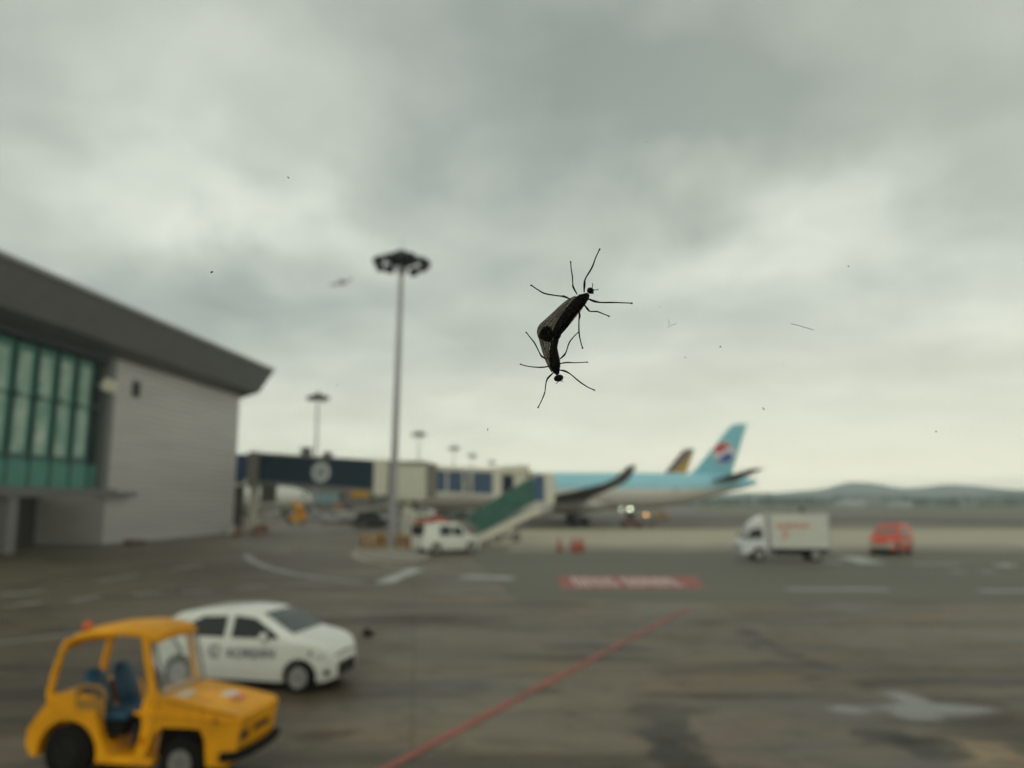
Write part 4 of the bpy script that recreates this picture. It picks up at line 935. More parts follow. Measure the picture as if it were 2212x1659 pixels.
lb = MB().box((.9, 0, 2.13), (.28, 1.1, .14)).build('light_bar', RED, su, bevel=.02)
MB().box((-.90, 0, 1.52), (.14, 1.55, .66)).build('rear_screen', GLS, su, bevel=.02)
MB().box((-.50, 0, 2.06), (.9, 1.5, .09)).build('roof_stripe', RED, su)
x_, y_ = G(935, 1172)
rs = thing('fire_cabinet_cart', (x_, y_, 0), R(10), 'red and rust coloured service cart with a peaked cover, behind the white utility car', 'cart')
MB().prism([(-1.1, .5), (1.3, .5), (1.3, 1.7), (.9, 2.3), (.3, 2.9), (-.2, 2.5), (-.9, 2.0), (-1.1, 1.6)], -.7, .7).build('body', mat('rusty_red', (.36, .09, .06), .6), rs, bevel=.06)
for x in (-.7, .8):
    for s_ in (-1, 1): wheel(rs, x, s_*.72, .28, .16)
x_, y_ = G(880, 1163)
cb = thing('service_cabinet', (x_-.2, y_+3, 0), R(4), 'tall beige service cabinet standing right of the nearest mast', 'cabinet')
MB().box((0, 0, 1.6), (1.5, 1.0, 2.9)).build('housing', CRM, cb, bevel=.08); MB().box((0, 0, .08), (1.7, 1.2, .16)).build('plinth', CONC, cb)
MB().box((-.05, -.52, 1.6), (1.1, .04, 2.4)).build('door', mat('cabinet_door', (.44, .44, .37), .5), cb)
MB().box((.35, -.56, 1.6), (.05, .06, .3)).build('handle', STL, cb)

# ---- passenger stairs
sx, sy = -3.2, 79.5
ps = thing('boarding_stairs', (sx, sy, 0), R(3), 'mobile boarding stairs with green side panels, rising to the right beside the jet bridge cab', 'boarding stairs')
Ls, Hs = 5.1, 3.45
for s_ in (-1, 1):
    MB().prism([(-.6, .06), (.3, .06), (Ls+.4, Hs-.80), (Ls+.9, Hs-.80), (Ls+.9, Hs-.1), (Ls+.3, Hs-.1), (-.6, .52)], s_*.95-.06, s_*.95+.06).build('stringer', CRM, ps)
    MB().prism([(-1.2, 2.1), (.0, 1.05), (.4, 1.1), (Ls-.1, Hs+.30), (Ls+.3, Hs+.5), (Ls+.3, Hs+2.7), (Ls-.3, Hs+2.85), (-1.2, 2.75)], s_*1.08-.02, s_*1.08+.02).build('side_panel', GRN, ps)
    MB().tube([(-1.1, s_*1.08, 2.74), (Ls-.1, s_*1.08, Hs+2.84), (Ls+.6, s_*1.08, Hs+2.94)], .035, 6).build('handrail', STL, ps)
stp = MB()
for i in range(17):
    x = .1+i*Ls/17; z = .35+i*(Hs-.3)/17; stp.box((x+.2, 0, z+.1), (.34, 1.8, .04)); stp.box((x+.04, 0, z), (.03, 1.8, .2))
stp.build('steps', STL, ps)
MB().box((Ls+.4, 0, Hs+.15), (.8, 2.0, .06)).build('platform', STL, ps)
MB().box((2.2, 0, .55), (3.8, 1.5, .16)).build('chassis', mat('chassis_grey', (.10, .095, .085), .7), ps)
for x, h_ in ((3.8, 2.2), (2.4, 1.3)):
    MB().box((x, 0, (.8+h_)/2), (.16, 1.4, h_-.7)).build('support_leg', GRY, ps)
for x in (1.7, 3.6):
    for s_ in (-1, 1): wheel(ps, x, s_*.85, .38, .2)

# ---- box truck
x0, y0 = G(1643, 1213); x1, y1 = G(1745, 1213)
BT = thing('box_truck', (x1+.95, y1+1.0, 0), math.pi+R(-5), 'white box truck with red writing on its side, driving left across the apron', 'truck'); BT.scale = (1.10, 1.06, 1.06)
WB_ = 3.15
cabp_ = [(3.05, .45), (4.55, .45), (4.66, .60), (4.70, 1.05), (4.52, 1.35), (4.10, 2.08), (3.85, 2.28), (3.05, 2.32)]
cbo = MB().prism(cabp_, -.92, .92).build('cab', mat('cab_white', (.62, .63, .64), .35), BT)
cu_ = MB()
for s_ in (-1, 1): cu_.cyl((WB_+.45, s_*.55, .40), (WB_+.45, s_*1.2, .40), .47, 26)
cut(cbo, cu_)
bv = cbo.modifiers.new('bevel', 'BEVEL'); bv.width = .06; bv.segments = 3; bv.limit_method = 'ANGLE'; bv.angle_limit = R(30)
for s_ in (-1, 1):
    MB().prism([(3.35, 1.38), (4.32, 1.38), (4.05, 1.95), (3.80, 2.05), (3.35, 2.05)], s_*.90, s_*.932).build('window', GLS, BT)
    MB().box((4.45, s_*1.05, 1.55), (.08, .16, .3)).build('mirror', DRK, BT)
    MB().box((4.69, s_*.62, .85), (.06, .32, .18)).build('headlight', GREYG, BT)
MB().add([(4.545, -.8, 1.37), (4.545, .8, 1.37), (4.13, .74, 2.08), (4.13, -.74, 2.08)], [(0, 1, 2, 3)]).build('windscreen', GLS, BT)
MB().prism([(2.6, 1.98), (3.0, 1.98), (4.05, 2.33), (3.9, 2.52), (3.3, 2.72), (2.98, 2.75)], -.75, .75).build('wind_deflector', WHT, BT, bevel=.05) if False else None
MB().prism([(3.06, 2.335), (3.95, 2.30), (3.85, 2.42), (3.3, 2.78), (3.06, 2.80)], -.78, .78).build('wind_deflector', WHT, BT, bevel=.03)
bxo = MB().box((1.17, 0, 1.88), (3.55, 2.0, 2.18)).build('cargo_box', mat('box_white', (.56, .57, .50), .5), BT, bevel=.03)
tr_ = MB()
for z in (.80, 2.985): tr_.box((1.17, -1.008, z), (3.58, .03, .07)); tr_.box((1.17, 1.008, z), (3.58, .03, .07))
for x in (-.60, 2.94):
    for s_ in (-1, 1): tr_.box((x, s_*1.006, 1.88), (.08, .034, 2.1))
tr_.build('edge_trim', STL, bxo)
MB().box((-.63, 0, 1.88), (.06, 1.9, 2.1)).build('rear_door', mat('rear_door_grey', (.20, .18, .16), .6), BT)
MB().box((1.6, 0, .62), (4.6, .9, .22)).build('chassis', BLK, BT)
for s_ in (-1, 1):
    for x in (0, WB_+.45): wheel(BT, x+.25 if x == 0 else x, s_*.80, .40, .24)
MB().box((1.9, .85, .50), (1.6, .05, .26)).build('side_guard', DRK, BT)
# worn red characters and small emblem on the side facing the camera (local +y)
wr = MB(); RL = mat('red_lettering', (.55, .12, .09), .5)
for i in range(7):
    x = 2.42-i*.29; y = 1.012
    for (dx, dz, sx_, sz_) in [(-.09, 0, .05, .30), (0, .11, .2, .05), (.09, -.02, .05, .24), (0, -.10, .2, .05)][:(3 if i % 3 == 1 else 4)]:
        wr.box((x+dx*(-1), y, 2.20+dz), (sx_, .02+.002*(abs(dz) > .05), sz_))
wr.build('red_writing', RL, BT)
em = MB(); em.box((2.05, 1.012, 1.62), (.09, .02, .55)); em.box((2.05, 1.013, 1.86), (.38, .022, .08)); em.box((1.96, 1.0125, 1.58), (.26, .021, .07))
em.build('red_emblem', RL, BT)

# ---- red estate car far right
x_, y_ = G(1934, 1199)
RSU = dict(SU); 
rc, _ = car('utility_car', (x_+1.35, y_+2.4, 0), R(180+48), 'bright red utility car with pinkish windows at the right of the white box truck', 'car', RSU, mat('bright_red', (.62, .055, .02), .4))
rc.scale = (1.12,)*3
for s_ in (-1, 1): MB().box((1.2, s_*.945, .82), (3.0, .02, .16)).build('pale_stripe', mat('pale_bumper', (.45, .42, .36), .5), rc)
for q_ in COL.objects:
    if q_.parent == rc and q_.name.startswith('windscreen'): q_.data.materials[0] = mat('pink_glass', (.30, .15, .12), .3)  # windscreen changed to one dull pink colour
MB().box((3.40, 0, .60), (.18, 1.6, .28)).build('bumper', mat('pale_bumper', (.45, .42, .36), .5), rc, bevel=.03)
for s_ in (-1, 1): MB().box((3.34, s_*.60, .88), (.12, .38, .16)).build('headlamp', mat('lamp_pale', (.55, .5, .42), .2), rc)
MB().box((1.0, 0, 2.12), (.25, 1.0, .12)).build('light_bar', GRY, rc)

# ---- cones by the stairs
def cone():
    t_ = thing('traffic_cone', (0, 0, 0), 0, 'x', 'traffic cone', 'red traffic cones on the pale apron')
    MB().box((0, 0, .03), (.5, .5, .06)).build('base', BLK, t_)
    MB().cyl((0, 0, .06), (0, 0, .95), [.22, .05], 16).build('cone_body', mat('cone_red', (.34, .065, .04), .5), t_, smooth=True)
    MB().cyl((0, 0, .45), (0, 0, .65), [.142, .10], 16).build('reflective_band', mat('cone_band', (.5, .42, .36), .5), t_, smooth=True)
    return t_
k0 = cone(); cl = ['red traffic cone standing alone left of the other two or three cones', 'red traffic cone, left one of the close group of cones', 'red traffic cone, middle one of the close group of cones', 'red traffic cone, right one of the close group of cones']
for i, p in enumerate([(1209, 1191), (1238, 1191), (1248, 1194), (1257, 1190)]):
    x_, y_ = G(*p); o = k0 if i == 0 else copy_tree(k0)
    o.location = (x_, y_, 0); o['label'] = cl[i]; o.scale = (1.15, 1.15, 1.15)

# ---- guard posts round the mast foot and by the terminal corner
def post():
    t_ = thing('guard_post', (0, 0, 0), 0, 'x', 'guard post', 'yellow guard posts round the mast foot')
    MB().cyl((0, 0, 0), (0, 0, 1.15), .2, 14).build('post', mat('guard_yellow', (.30, .145, .02), .6), t_, smooth=True)
    MB().cyl((0, 0, .55), (0, 0, .75), .206, 14).build('band', mat('band_brown', (.10, .055, .03), .6), t_)
    MB().tube([(0, 0, 1.15), (0, 0, 1.22), (0, 0, 1.26)], [.2, .15, .05], 14).build('cap', mat('guard_yellow', (.30, .145, .02), .6), t_)
    return t_
p0 = post(); GP = [(782, 1188), (797, 1189), (812, 1190), (828, 1189), (858, 1187), (872, 1188), (885, 1189), (790, 1180), (822, 1178)]
gl_ = ['yellow guard post at the left end of the row round the mast foot', 'yellow guard post, second from the left at the mast foot', 'yellow guard post, third from the left at the mast foot', 'yellow guard post just left of the mast pole',
       'yellow guard post just right of the mast pole', 'yellow guard post between the mast pole and the white utility car', 'yellow guard post nearest the white utility car', 'yellow guard post in the back row, left end', 'yellow guard post in the back row beside the mast pole']
for i, p in enumerate(GP):
    x_, y_ = G(*p); o = p0 if i == 0 else copy_tree(p0); o.location = (x_, y_, 0); o['label'] = gl_[i]
x_, y_ = G(803, 1186)
bn = thing('notice_board', (x_, y_-.6, 0), 0, 'small pale notice board among the yellow guard posts', 'sign')
MB().box((0, 0, .75), (1.0, .06, .7)).build('panel', CRM, bn); MB().cyl((0, .05, 0), (0, .05, 1.0), .04, 8).build('post', STL, bn)
isl = MB(); pts = [G(*p) for p in [(768, 1192), (775, 1203), (800, 1210), (850, 1216), (905, 1216), (930, 1205), (925, 1180), (870, 1172), (800, 1172), (772, 1180)]]
isl.prism(pts, .001, .12, 'z'); tag(isl.build('pavement', CONC, bevel=.03), kind='structure')
bl = []
for i, (px, py, c_) in enumerate([(504, 1155, CRM), (512, 1158, ORG), (562, 1152, ORG), (572, 1150, ORG), (553, 1154, ORG)]):
    x_, y_ = G(px, py)
    o = thing('safety_barrier', (x_, y_, 0), 0, ['cream drum barrier against the terminal corner', 'orange barrier block right of the cream drum at the terminal corner', 'orange barrier block beside the jet bridge column, middle of three', 'orange barrier block farthest from the terminal corner', 'orange barrier block touching the pale jet bridge column'][i], 'barrier', 'barriers round the jet bridge columns')
    MB().prism([(-.5, 0), (.5, 0), (.42, .35), (.2, .6), (.15, 1.05), (-.15, 1.05), (-.2, .6), (-.42, .35)], -.6, .6, 'y').build('block', c_ if c_ is CRM else mat('rust_orange', (.17, .065, .035), .7), o)
    MB().box((0, -.61, .5), (.3, .02, .2)).build('reflector', mat('cone_band', (.5, .42, .36), .5), o)
x_, y_ = G(240, 1180)
du = thing('rubble_bag', (x_+.9, y_+1.4, 0), R(85), 'low heap of rust brown sacks at the foot of the grey wall', 'sacks')
for i, (dx, dy, s_) in enumerate([(0, 0, .5), (1.1, .1, .42), (2.2, 0, .38), (.6, .2, .4)]): MB().ball((dx, dy, s_*.55), (s_*1.2, s_*.9, s_*.6)).build('sack', mat('sack_brown', (.10, .05, .025), .9), du, smooth=True)

# ---- vehicles and equipment behind the bridge
FARC = 'cars parked beyond the jet bridge'
for i, (px, py, pnt, rz, lab, xo) in enumerate([(798, 1139, mat('charcoal_paint', (.022, .022, .026), .4), 186, 'charcoal car parked behind the nearest mast', 0), (722, 1132, SIL, 195, 'silver car parked left of the charcoal car', 0), (768, 1141, mat('black_paint', (.012, .012, .014), .45), 4, 'black van parked between the charcoal and silver cars', 0),
                                             (677, 1126, mat('grey_car_paint', (.25, .25, .26), .4), 190, 'grey car parked between the yellow loader and the silver car', 0), (618, 1104, WHT, 170, 'white car far back under the dark blue tunnel', 0)]):
    x_, y_ = G(px, py); o, _ = car('parked_car', (x_+1.2, y_+1, 0), R(rz), lab, 'car', HB if i not in (1, 2) else SU, pnt, FARC); o.scale = (1.25,)*3
x_, y_ = G(640, 1133)
yl = thing('yellow_loader', (x_, y_, 0), R(200), 'yellow ground loader with raised boom, left of the grey parked car', 'loader')
MB().prism([(-1.6, .5), (1.4, .5), (1.6, 1.2), (.6, 1.5), (.4, 2.9), (-.6, 2.9), (-.8, 1.6), (-1.6, 1.5)], -.9, .9).build('body', YEL, yl, bevel=.05)
MB().box((-.1, -.905, 2.3), (.7, .03, .8)).build('window', GLS, yl); MB().box((-.1, .905, 2.3), (.7, .03, .8)).build('window', GLS, yl)
MB().tube([(-1.5, 0, 1.2), (-.6, 0, 3.1), (.9, 0, 4.1)], [.4, .5, .38], 10).build('boom', YEL, yl)
for x in (-1, 1):
    for s_ in (-1, 1): wheel(yl, x, s_*.9, .5, .35)
def lift_truck(px, py, D, w, h, z0, boxm, frontm, label):
    x_, _ = XZ(px, py, D)
    o = thing('catering_truck', (x_, D, 0), 0, label, 'lift truck', 'high lift trucks among the parked aircraft')
    MB().box((0, 0, z0+h/2), (w, 2.4, h)).build('cargo_box', boxm, o, bevel=.08)
    MB().box((-w/2-.35, 0, z0+h/2-.1), (.7, 2.3, h-.4)).build('front_platform', frontm, o)
    s_ = MB()
    for yy in (-.9, .9): s_.box((0, yy, (z0+.9)/2), (.15, .12, math.hypot(z0-.9, w*.7)), ry=math.atan2(w*.7, z0-.9)); s_.box((0, yy+.15, (z0+.9)/2), (.15, .12, math.hypot(z0-.9, w*.7)), ry=-math.atan2(w*.7, z0-.9))
    s_.build('scissor_lift', GRY, o)
    MB().box((0, 0, .8), (w+1.6, 2.2, .35)).build('chassis', DRK, o); MB().box((-w/2-.4, 0, 1.7), (1.4, 2.1, 1.5)).build('cab', WHT, o, bevel=.1)
    MB().box((-w/2-.4, -1.06, 2.0), (1.0, .03, .6)).build('window', GLS, o)
    for x in (-w/2, w/2):
        for q in (-1, 1): wheel(o, x, q*1.0, .45, .3)
    return o
lift_truck(781, 1055, 150, 3.1, 2.0, 4.9, mat('amber_box', (.50, .27, .01), .5), mat('dull_red_panel', (.28, .14, .13), .6), 'high lift truck with a bright amber box raised beneath the blue tunnel')
lift_truck(706, 1077, 172, 4.6, 2.2, 3.9, mat('pale_blue_box', (.20, .31, .34), .5), mat('pale_blue_box', (.20, .31, .34), .5), 'high lift truck with a pale blue box, left of the amber one')
x_, y_ = G(760, 1136)
bl_ = thing('belt_loader', (x_, y_+9, 0), R(0), 'baggage belt loader with tan conveyor sloping up behind the charcoal car', 'belt loader')
MB().box((0, 0, 2.5), (9.5, 1.1, .35), ry=R(-10)).build('conveyor', mat('tan_belt', (.30, .24, .16), .7), bl_); MB().box((0, 0, .8), (6.5, 1.6, .7)).build('chassis', GRY, bl_, bevel=.08)
MB().box((0, -.62, 2.75), (9.5, .06, .2), ry=R(-10)).build('side_rail', CRM, bl_)
for x in (-2.4, 2.4):
    for q in (-1, 1): wheel(bl_, x, q*.8, .38, .25)
MB().box((2.6, 0, 1.9), (.2, .9, 1.9)).build('strut', STL, bl_)
x_, y_ = G(719, 1118); og = thing('cargo_container', (x_, y_+6, 0), R(8), 'orange cargo container on a dolly between the parked cars', 'container')
MB().prism([(-1.3, 2.4), (1.3, 2.4), (1.3, 3.2), (.9, 3.6), (-1.3, 3.6)], -.75, .75).build('box', mat('faded_orange', (.42, .20, .07), .6), og); MB().box((0, 0, 1.3), (3.0, 1.5, 2.1)).build('dolly', DRK, og)
for x in (-1, 1):
    for q in (-1, 1): wheel(og, x, q*.6, .2, .1)

for i, (px, py, sp_, pnt, rz, lab) in enumerate([(595, 1116, SU, mat('dusty_white', (.42, .42, .38), .5), 170, 'dusty white van parked beneath the left end of the blue tunnel'), (870, 1131, SU, SIL, 200, 'silver van parked behind the beige service cabinet'),
                                          (985, 1124, HB, mat('dark_green_paint', (.03, .06, .04), .4), 12, 'dark green car parked between the cabinet and the green stairs'), (930, 1120, SU, WHT, 185, 'white van parked under the white box of the jet bridge')]):
    x_, y_ = G(px, py); o, _ = car('parked_car', (x_, y_+1, 0), R(rz), lab, 'car', sp_, pnt, FARC); o.scale = (1.15,)*3
def cart(px, py, rz, m_, lab, n_=1):
    x_, y_ = G(px, py); o = thing('baggage_cart', (x_, y_, 0), R(rz), lab, 'baggage cart', 'baggage carts under the jet bridge')
    MB().box((0, 0, .45), (2.6, 1.5, .14)).build('deck', GRY, o)
    MB().prism([(-1.25, .53), (1.25, .53), (1.25, 1.9), (1.0, 2.05), (-1.0, 2.05), (-1.25, 1.9)], -.72, .72).build('canopy', m_, o, bevel=.04)
    MB().box((0, -.735, 1.2), (1.9, .02, 1.1)).build('curtain', mat('curtain_grey', (.22, .22, .2), .8), o)
    for x in (-.9, .9):
        for q in (-1, 1): wheel(o, x, q*.6, .22, .12)
    MB().tube([(1.3, 0, .42), (2.1, 0, .3)], .035, 6).build('drawbar', DRK, o)
for a_ in [(690, 1120, 5, mat('faded_orange', (.42, .20, .07), .6), 'orange topped baggage cart beside the silver parked car'), (655, 1108, -8, CRM, 'cream baggage cart right of the yellow loader'), (745, 1114, 12, CRM, 'cream baggage cart behind the silver car'),
           (905, 1146, 8, mat('mustard_paint', (.34, .19, .03), .5), 'mustard baggage cart beside the beige cabinet'), (960, 1133, -5, GRY, 'grey baggage cart left of the green stairs')]: cart(*a_)

dcn = thing('concourse_building', (-50, 236, 0), 0, 'low warm grey concourse building far behind the jet bridge', 'building')
MB().box((0, 6, 4.6), (72, 12, 9.2)).build('wall', mat('concourse_grey', (.17, .16, .14), .8, var=.3, scale=.15), dcn); MB().box((0, 5.6, 9.35), (73, 13.4, .3)).build('roof', GRY, dcn)
for i in range(16): MB().box((-33.5+i*4.5, -.02, 6.2), (2.8, .1, 2.0)).build('window', GLS, dcn)
for i in range(7): MB().box((-31+i*10, -.02, 2.1), (5.0, .12, 4.0)).build('bay_door', mat('bay_door_brown', (.05, .045, .04), .8), dcn)  # bay doors share one flat dark brown
# ---- tow vehicle with lit lamps under the airliner
x_, y_ = G(1364, 1139); 
tv = thing('pushback_tug', (x_, y_, 0), R(-90), 'dark red pushback tug with two lit white lamps beneath the light blue airliner', 'tug')
MB().prism([(-2.0, .35), (1.9, .35), (2.0, .75), (1.6, 1.0), (-2.0, 1.05)], -1.55, 1.55).build('body', mat('dark_red_paint', (.12, .02, .025), .5), tv, bevel=.06)
MB().box((-.6, 0, 1.75), (1.3, 1.5, 1.4)).build('cab', mat('tug_grey', (.10, .09, .085), .5), tv, bevel=.08)
MB().box((.07, 0, 1.95), (.03, 1.3, .7)).build('windscreen', GLS, tv)
for x in (-1.2, 1.2):
    for q in (-1, 1): wheel(tv, x, q*1.35, .42, .3)
LMP = emis('lit_white_lamp', (.9, 1.0, .72), 14); LMO = emis('lit_amber_lamp', (1.0, .42, .12), 9)
zl = XZ(1361, 1100, y_-2)[1]
mast_ = MB()
for dx, mm, rr in ((-.95, emis('dim_white_lamp', (.8, 1.0, .70), 5), .13), (-.0, LMP, .13)):
    # lamps stand on a crossbar above the cab, facing the camera
    yy = dx
    lo = MB().cyl((.30, 1.55+yy*1.0-1.2, 0), (.38, 1.55+yy*1.0-1.2, 0), rr, 16).build('headlamp', mm, tv)
    px_t = 1342 if dx else 1361
    lx_, lz_ = XZ(px_t, 1100, y_-.35)
    lo.location = (0, (lx_-x_)-(1.55+yy-1.2), lz_)
mast_.cyl((.2, -1.4, 2.95), (.2, .4, 2.95), .05, 8); mast_.cyl((-.1, -.6, 2.45), (.2, -.6, 2.95), .05, 8); mast_.cyl((-.1, .2, 2.45), (.2, .2, 2.95), .05, 8)
mast_.build('lamp_bar', GRY, tv)
lx_, lz_ = XZ(1396, 1112, y_-.5)
MB().cyl((.40, lx_-x_, lz_), (.47, lx_-x_, lz_), .13, 16).build('amber_lamp', LMO, tv)
MB().tube([(.0, .7, 1.0), (.3, lx_-x_, 1.4), (.42, lx_-x_, lz_)], .05, 6).build('lamp_stalk', GRY, tv)
x_, y_ = G(1427, 1124)
yv = thing('belt_loader', (x_, y_, 0), R(10), 'small mustard yellow vehicle right of the lit lamps, under the airliner tail', 'loader')
MB().prism([(-1.9, .4), (1.9, .4), (2.0, .9), (1.1, 1.1), (.7, 1.9), (-.4, 1.9), (-.6, 1.15), (-1.9, 1.1)], -.8, .8).build('body', mat('mustard_paint', (.34, .19, .03), .5), yv, bevel=.05)
MB().box((.2, -.81, 1.5), (.7, .03, .4)).build('window', GLS, yv)
for x in (-1.2, 1.2):
    for q in (-1, 1): wheel(yv, x, q*.78, .35, .22)
x_, y_ = G(1379, 1140)
# dark red dolly beside the tug
x_, y_ = G(1392, 1138)
rd = thing('baggage_dolly', (x_, y_, 0), R(4), 'flat dark maroon baggage dolly just right of the pushback tug', 'dolly')
MB().box((0, 0, .55), (3.0, 1.5, .22)).build('deck', mat('maroon_paint', (.10, .02, .022), .6), rd)
for x in (-1.1, 1.1):
    for q in (-1, 1): wheel(rd, x, q*.65, .24, .14)
MB().tube([(1.5, 0, .5), (2.6, 0, .35)], .04, 6).build('drawbar', DRK, rd)
x_, y_ = G(1894, 1110)
# ---- distant hangar and sheds
x_, _ = XZ(1885, 1085, 760)
hg_ = thing('hangar', (x_, 760, 0), 0, 'pale distant hangar with a low curved roof beyond the taxiway', 'hangar')
arc_ = [(-22+44*i/16, 4.5+3.2*math.sin(math.pi*i/16)) for i in range(17)]
MB().prism([(-22, 0)]+arc_+[(22, 0)], 0, 40).build('hall', mat('hangar_white', (.42, .42, .42), .6), hg_)
MB().box((4, -.1, 3.2), (22, .2, 6)).build('door', mat('hangar_door', (.25, .26, .27), .6), hg_); MB().box((32, 8, 3), (16, 12, 6)).build('annex', mat('hangar_white', (.42, .42, .42), .6), hg_)
x_, _ = XZ(1733, 1108, 230)
wp = thing('marker_post', (x_, 230, 0), 0, 'dark upright marker post at the taxiway edge beyond the box truck', 'post')
MB().box((0, 0, 1.3), (.9, .6, 2.6)).build('cabinet', DRK, wp, bevel=.05); MB().cyl((0, 0, 2.6), (0, 0, 4.4), .12, 8).build('mast', DRK, wp)

# ------------------------------------------------------------------ window pane and the insects on it
YP = .120; TH = .006; YB = YP+TH
pm = bpy.data.materials.new('window_glass'); pm.use_nodes = True; tt = pm.node_tree; tt.nodes.clear()
tr = N(tt, 'ShaderNodeBsdfTransparent'); tr.inputs[0].default_value = (.985, .99, .98, 1); gl = N(tt, 'ShaderNodeBsdfGlossy'); gl.inputs['Roughness'].default_value = .02
m2 = N(tt, 'ShaderNodeMixShader'); m2.inputs[0].default_value = .001; tt.links.new(tr.outputs[0], m2.inputs[1]); tt.links.new(gl.outputs[0], m2.inputs[2])
ou = N(tt, 'ShaderNodeOutputMaterial'); tt.links.new(m2.outputs[0], ou.inputs[0])
MB().box((0, YP+TH/2, 3.75), (2.6, TH, 1.9)).build('window_pane', pm)
tag(bpy.data.objects['window_pane'], 'clear terminal window pane in front of the apron, carrying two insects and specks of dirt', 'window pane')
U = .23148
def BP(zx, zy, off=0.0):
    "point on the outer face of the pane; off = metres away from the glass"
    a, b_, c_ = ray(1086.2+zx*U, 515.7+zy*U); t_ = YB/b_
    return Vector((a*t_, YB+off, H+c_*t_))
SC = U*YB/F/math.cos(PITCH)*1.0      # metres per tracing unit
CHI = mat('insect_chitin', (.0035, .003, .0026), .5, var=.4, scale=400, **{'Specular IOR Level': .05})
THX = CHI
def membrane(name, tcol, dcol):
    m = bpy.data.materials.new(name); m.use_nodes = True; tt = m.node_tree; tt.nodes.clear()
    to = N(tt, 'ShaderNodeTexCoord'); n_ = noise(tt, to.outputs['Object'], 330, 3, .5, stretch=(1, 1, .6))
    c_ = rampn(tt, n_.outputs['Fac'], [(.3, tuple(x*.7 for x in tcol)), (.7, tuple(x*1.25 for x in tcol))])
    tr = N(tt, 'ShaderNodeBsdfTransparent'); tt.links.new(c_, tr.inputs[0])
    pr = N(tt, 'ShaderNodeBsdfPrincipled'); pr.inputs['Base Color'].default_value = (*dcol, 1); pr.inputs['Roughness'].default_value = .3
    mx_ = N(tt, 'ShaderNodeMixShader'); mx_.inputs[0].default_value = .04; tt.links.new(tr.outputs[0], mx_.inputs[1]); tt.links.new(pr.outputs[0], mx_.inputs[2])
    ou = N(tt, 'ShaderNodeOutputMaterial'); tt.links.new(mx_.outputs[0], ou.inputs[0]); return m
WING = membrane('smoky_wing', (.37, .345, .30), (.03, .028, .022)); WING2 = membrane('pale_wing', (.60, .53, .48), (.05, .04, .035))
SPOT = membrane('dark_wing_spot', (.46, .49, .47), (.012, .013, .012))
VEIN = mat('wing_vein', (.02, .018, .015), .5)
def crom(pts, n=5):
    out = []
    P_ = [pts[0]]+list(pts)+[pts[-1]]
    for i in range(1, len(P_)-2):
        for k_ in range(n):
            t_ = k_/n; out.append(tuple(.5*((2*b)+(-a+c)*t_+(2*a-5*b+4*c-d)*t_*t_+(-a+3*b-3*c+d)*t_**3) for a, b, c, d in zip(P_[i-1], P_[i], P_[i+1], P_[i+2])))
    out.append(tuple(pts[-1])); return out
def bug(name, label, spine, head, legs, ant, wings, veins, spot=None):
    c = BP(*spine[len(spine)//2][:2])
    root = thing(name, (c.x, YB, c.z), 0, label, 'insect', 'pair of insects joined tail to tail on the window')
    def lp(zx, zy, off=0.0): return BP(zx, zy, off)-Vector((c.x, YB, c.z))
    mb = MB()
    sp_ = crom(spine, 5)
    # abdominal segments: slight swelling between rings
    mb.tube([lp(x, y, .0016) for x, y, r_ in sp_], [max(r_, 1)*SC*(1+.045*math.cos(i*2*math.pi/3.3)) for i, (x, y, r_) in enumerate(sp_)], 20, flat=((0, 1, 0), .85))
    for (x, y, rx, ry, rot) in head:
        n_ = 14; rings = []
        for i in range(1, 12):
            th = math.pi*i/12; rr = math.sin(th); tx = -math.cos(th)
            ring = []
            for j in range(n_):
                ph = 2*math.pi*j/n_
                ax, az = tx*rx, rr*math.cos(ph)*ry
                gx = ax*math.cos(rot)-az*math.sin(rot); gz = ax*math.sin(rot)+az*math.cos(rot)
                p = lp(x+gx, y+gz, .0015); p.y += rr*math.sin(ph)*min(rx, ry)*SC; ring.append(p)
            rings.append(ring)
        mb.loft(rings)
    for lg_ in legs:
        pts = crom([(x, y, r_, o) for x, y, r_, o in lg_], 4)
        mb.tube([lp(x, y, o*.001) for x, y, r_, o in pts], [r_*SC for x, y, r_, o in pts], 8)
    for an in ant:
        pts = crom(an, 3); mb.tube([lp(x, y, .0014) for x, y, r_ in pts], [r_*SC for x, y, r_ in pts], 6)
    mb.build('body', CHI, root, smooth=True)
    for k_, (outline, m_, off) in enumerate(wings):
        o2 = crom(outline, 4); n_ = len(o2)
        vs = [lp(x, y, off) for x, y in o2]+[lp(x, y, off+.00004) for x, y in o2]
        w = MB().add(vs, [tuple(range(n_)), tuple(range(2*n_-1, n_-1, -1))]+[(i, (i+1) % n_, n_+(i+1) % n_, n_+i) for i in range(n_)]).build('wing', m_, root)
        if veins[k_]:
            vb = MB()
            for v in veins[k_]:
                pv = crom(v, 4); vb.tube([lp(x, y, off-.00005) for x, y in pv], [(4.6-2*i/len(pv))*SC for i in range(len(pv))], 5)
            if m_ is WING: vb.tube([lp(x, y, off-.00002) for x, y in o2], 3.4*SC, 5)
            vb.build('veins', VEIN, w)
    if spot:
        x, y, rx, ry, rot = spot; rr = []
        pts = [(x+rx*math.cos(a)*math.cos(rot)-ry*math.sin(a)*math.sin(rot), y+rx*math.cos(a)*math.sin(rot)+ry*math.sin(a)*math.cos(rot)) for a in [2*math.pi*i/36 for i in range(36)]]
        n_ = 36; vs = [lp(*p, spotoff) for p in pts]+[lp(*p, spotoff+.0001) for p in pts]
        MB().add(vs, [tuple(range(n_)), tuple(range(2*n_-1, n_-1, -1))]+[(i, (i+1) % n_, n_+(i+1) % n_, n_+i) for i in range(n_)]).build('wing_spot', SPOT, root)
    return root
spotoff = .0029
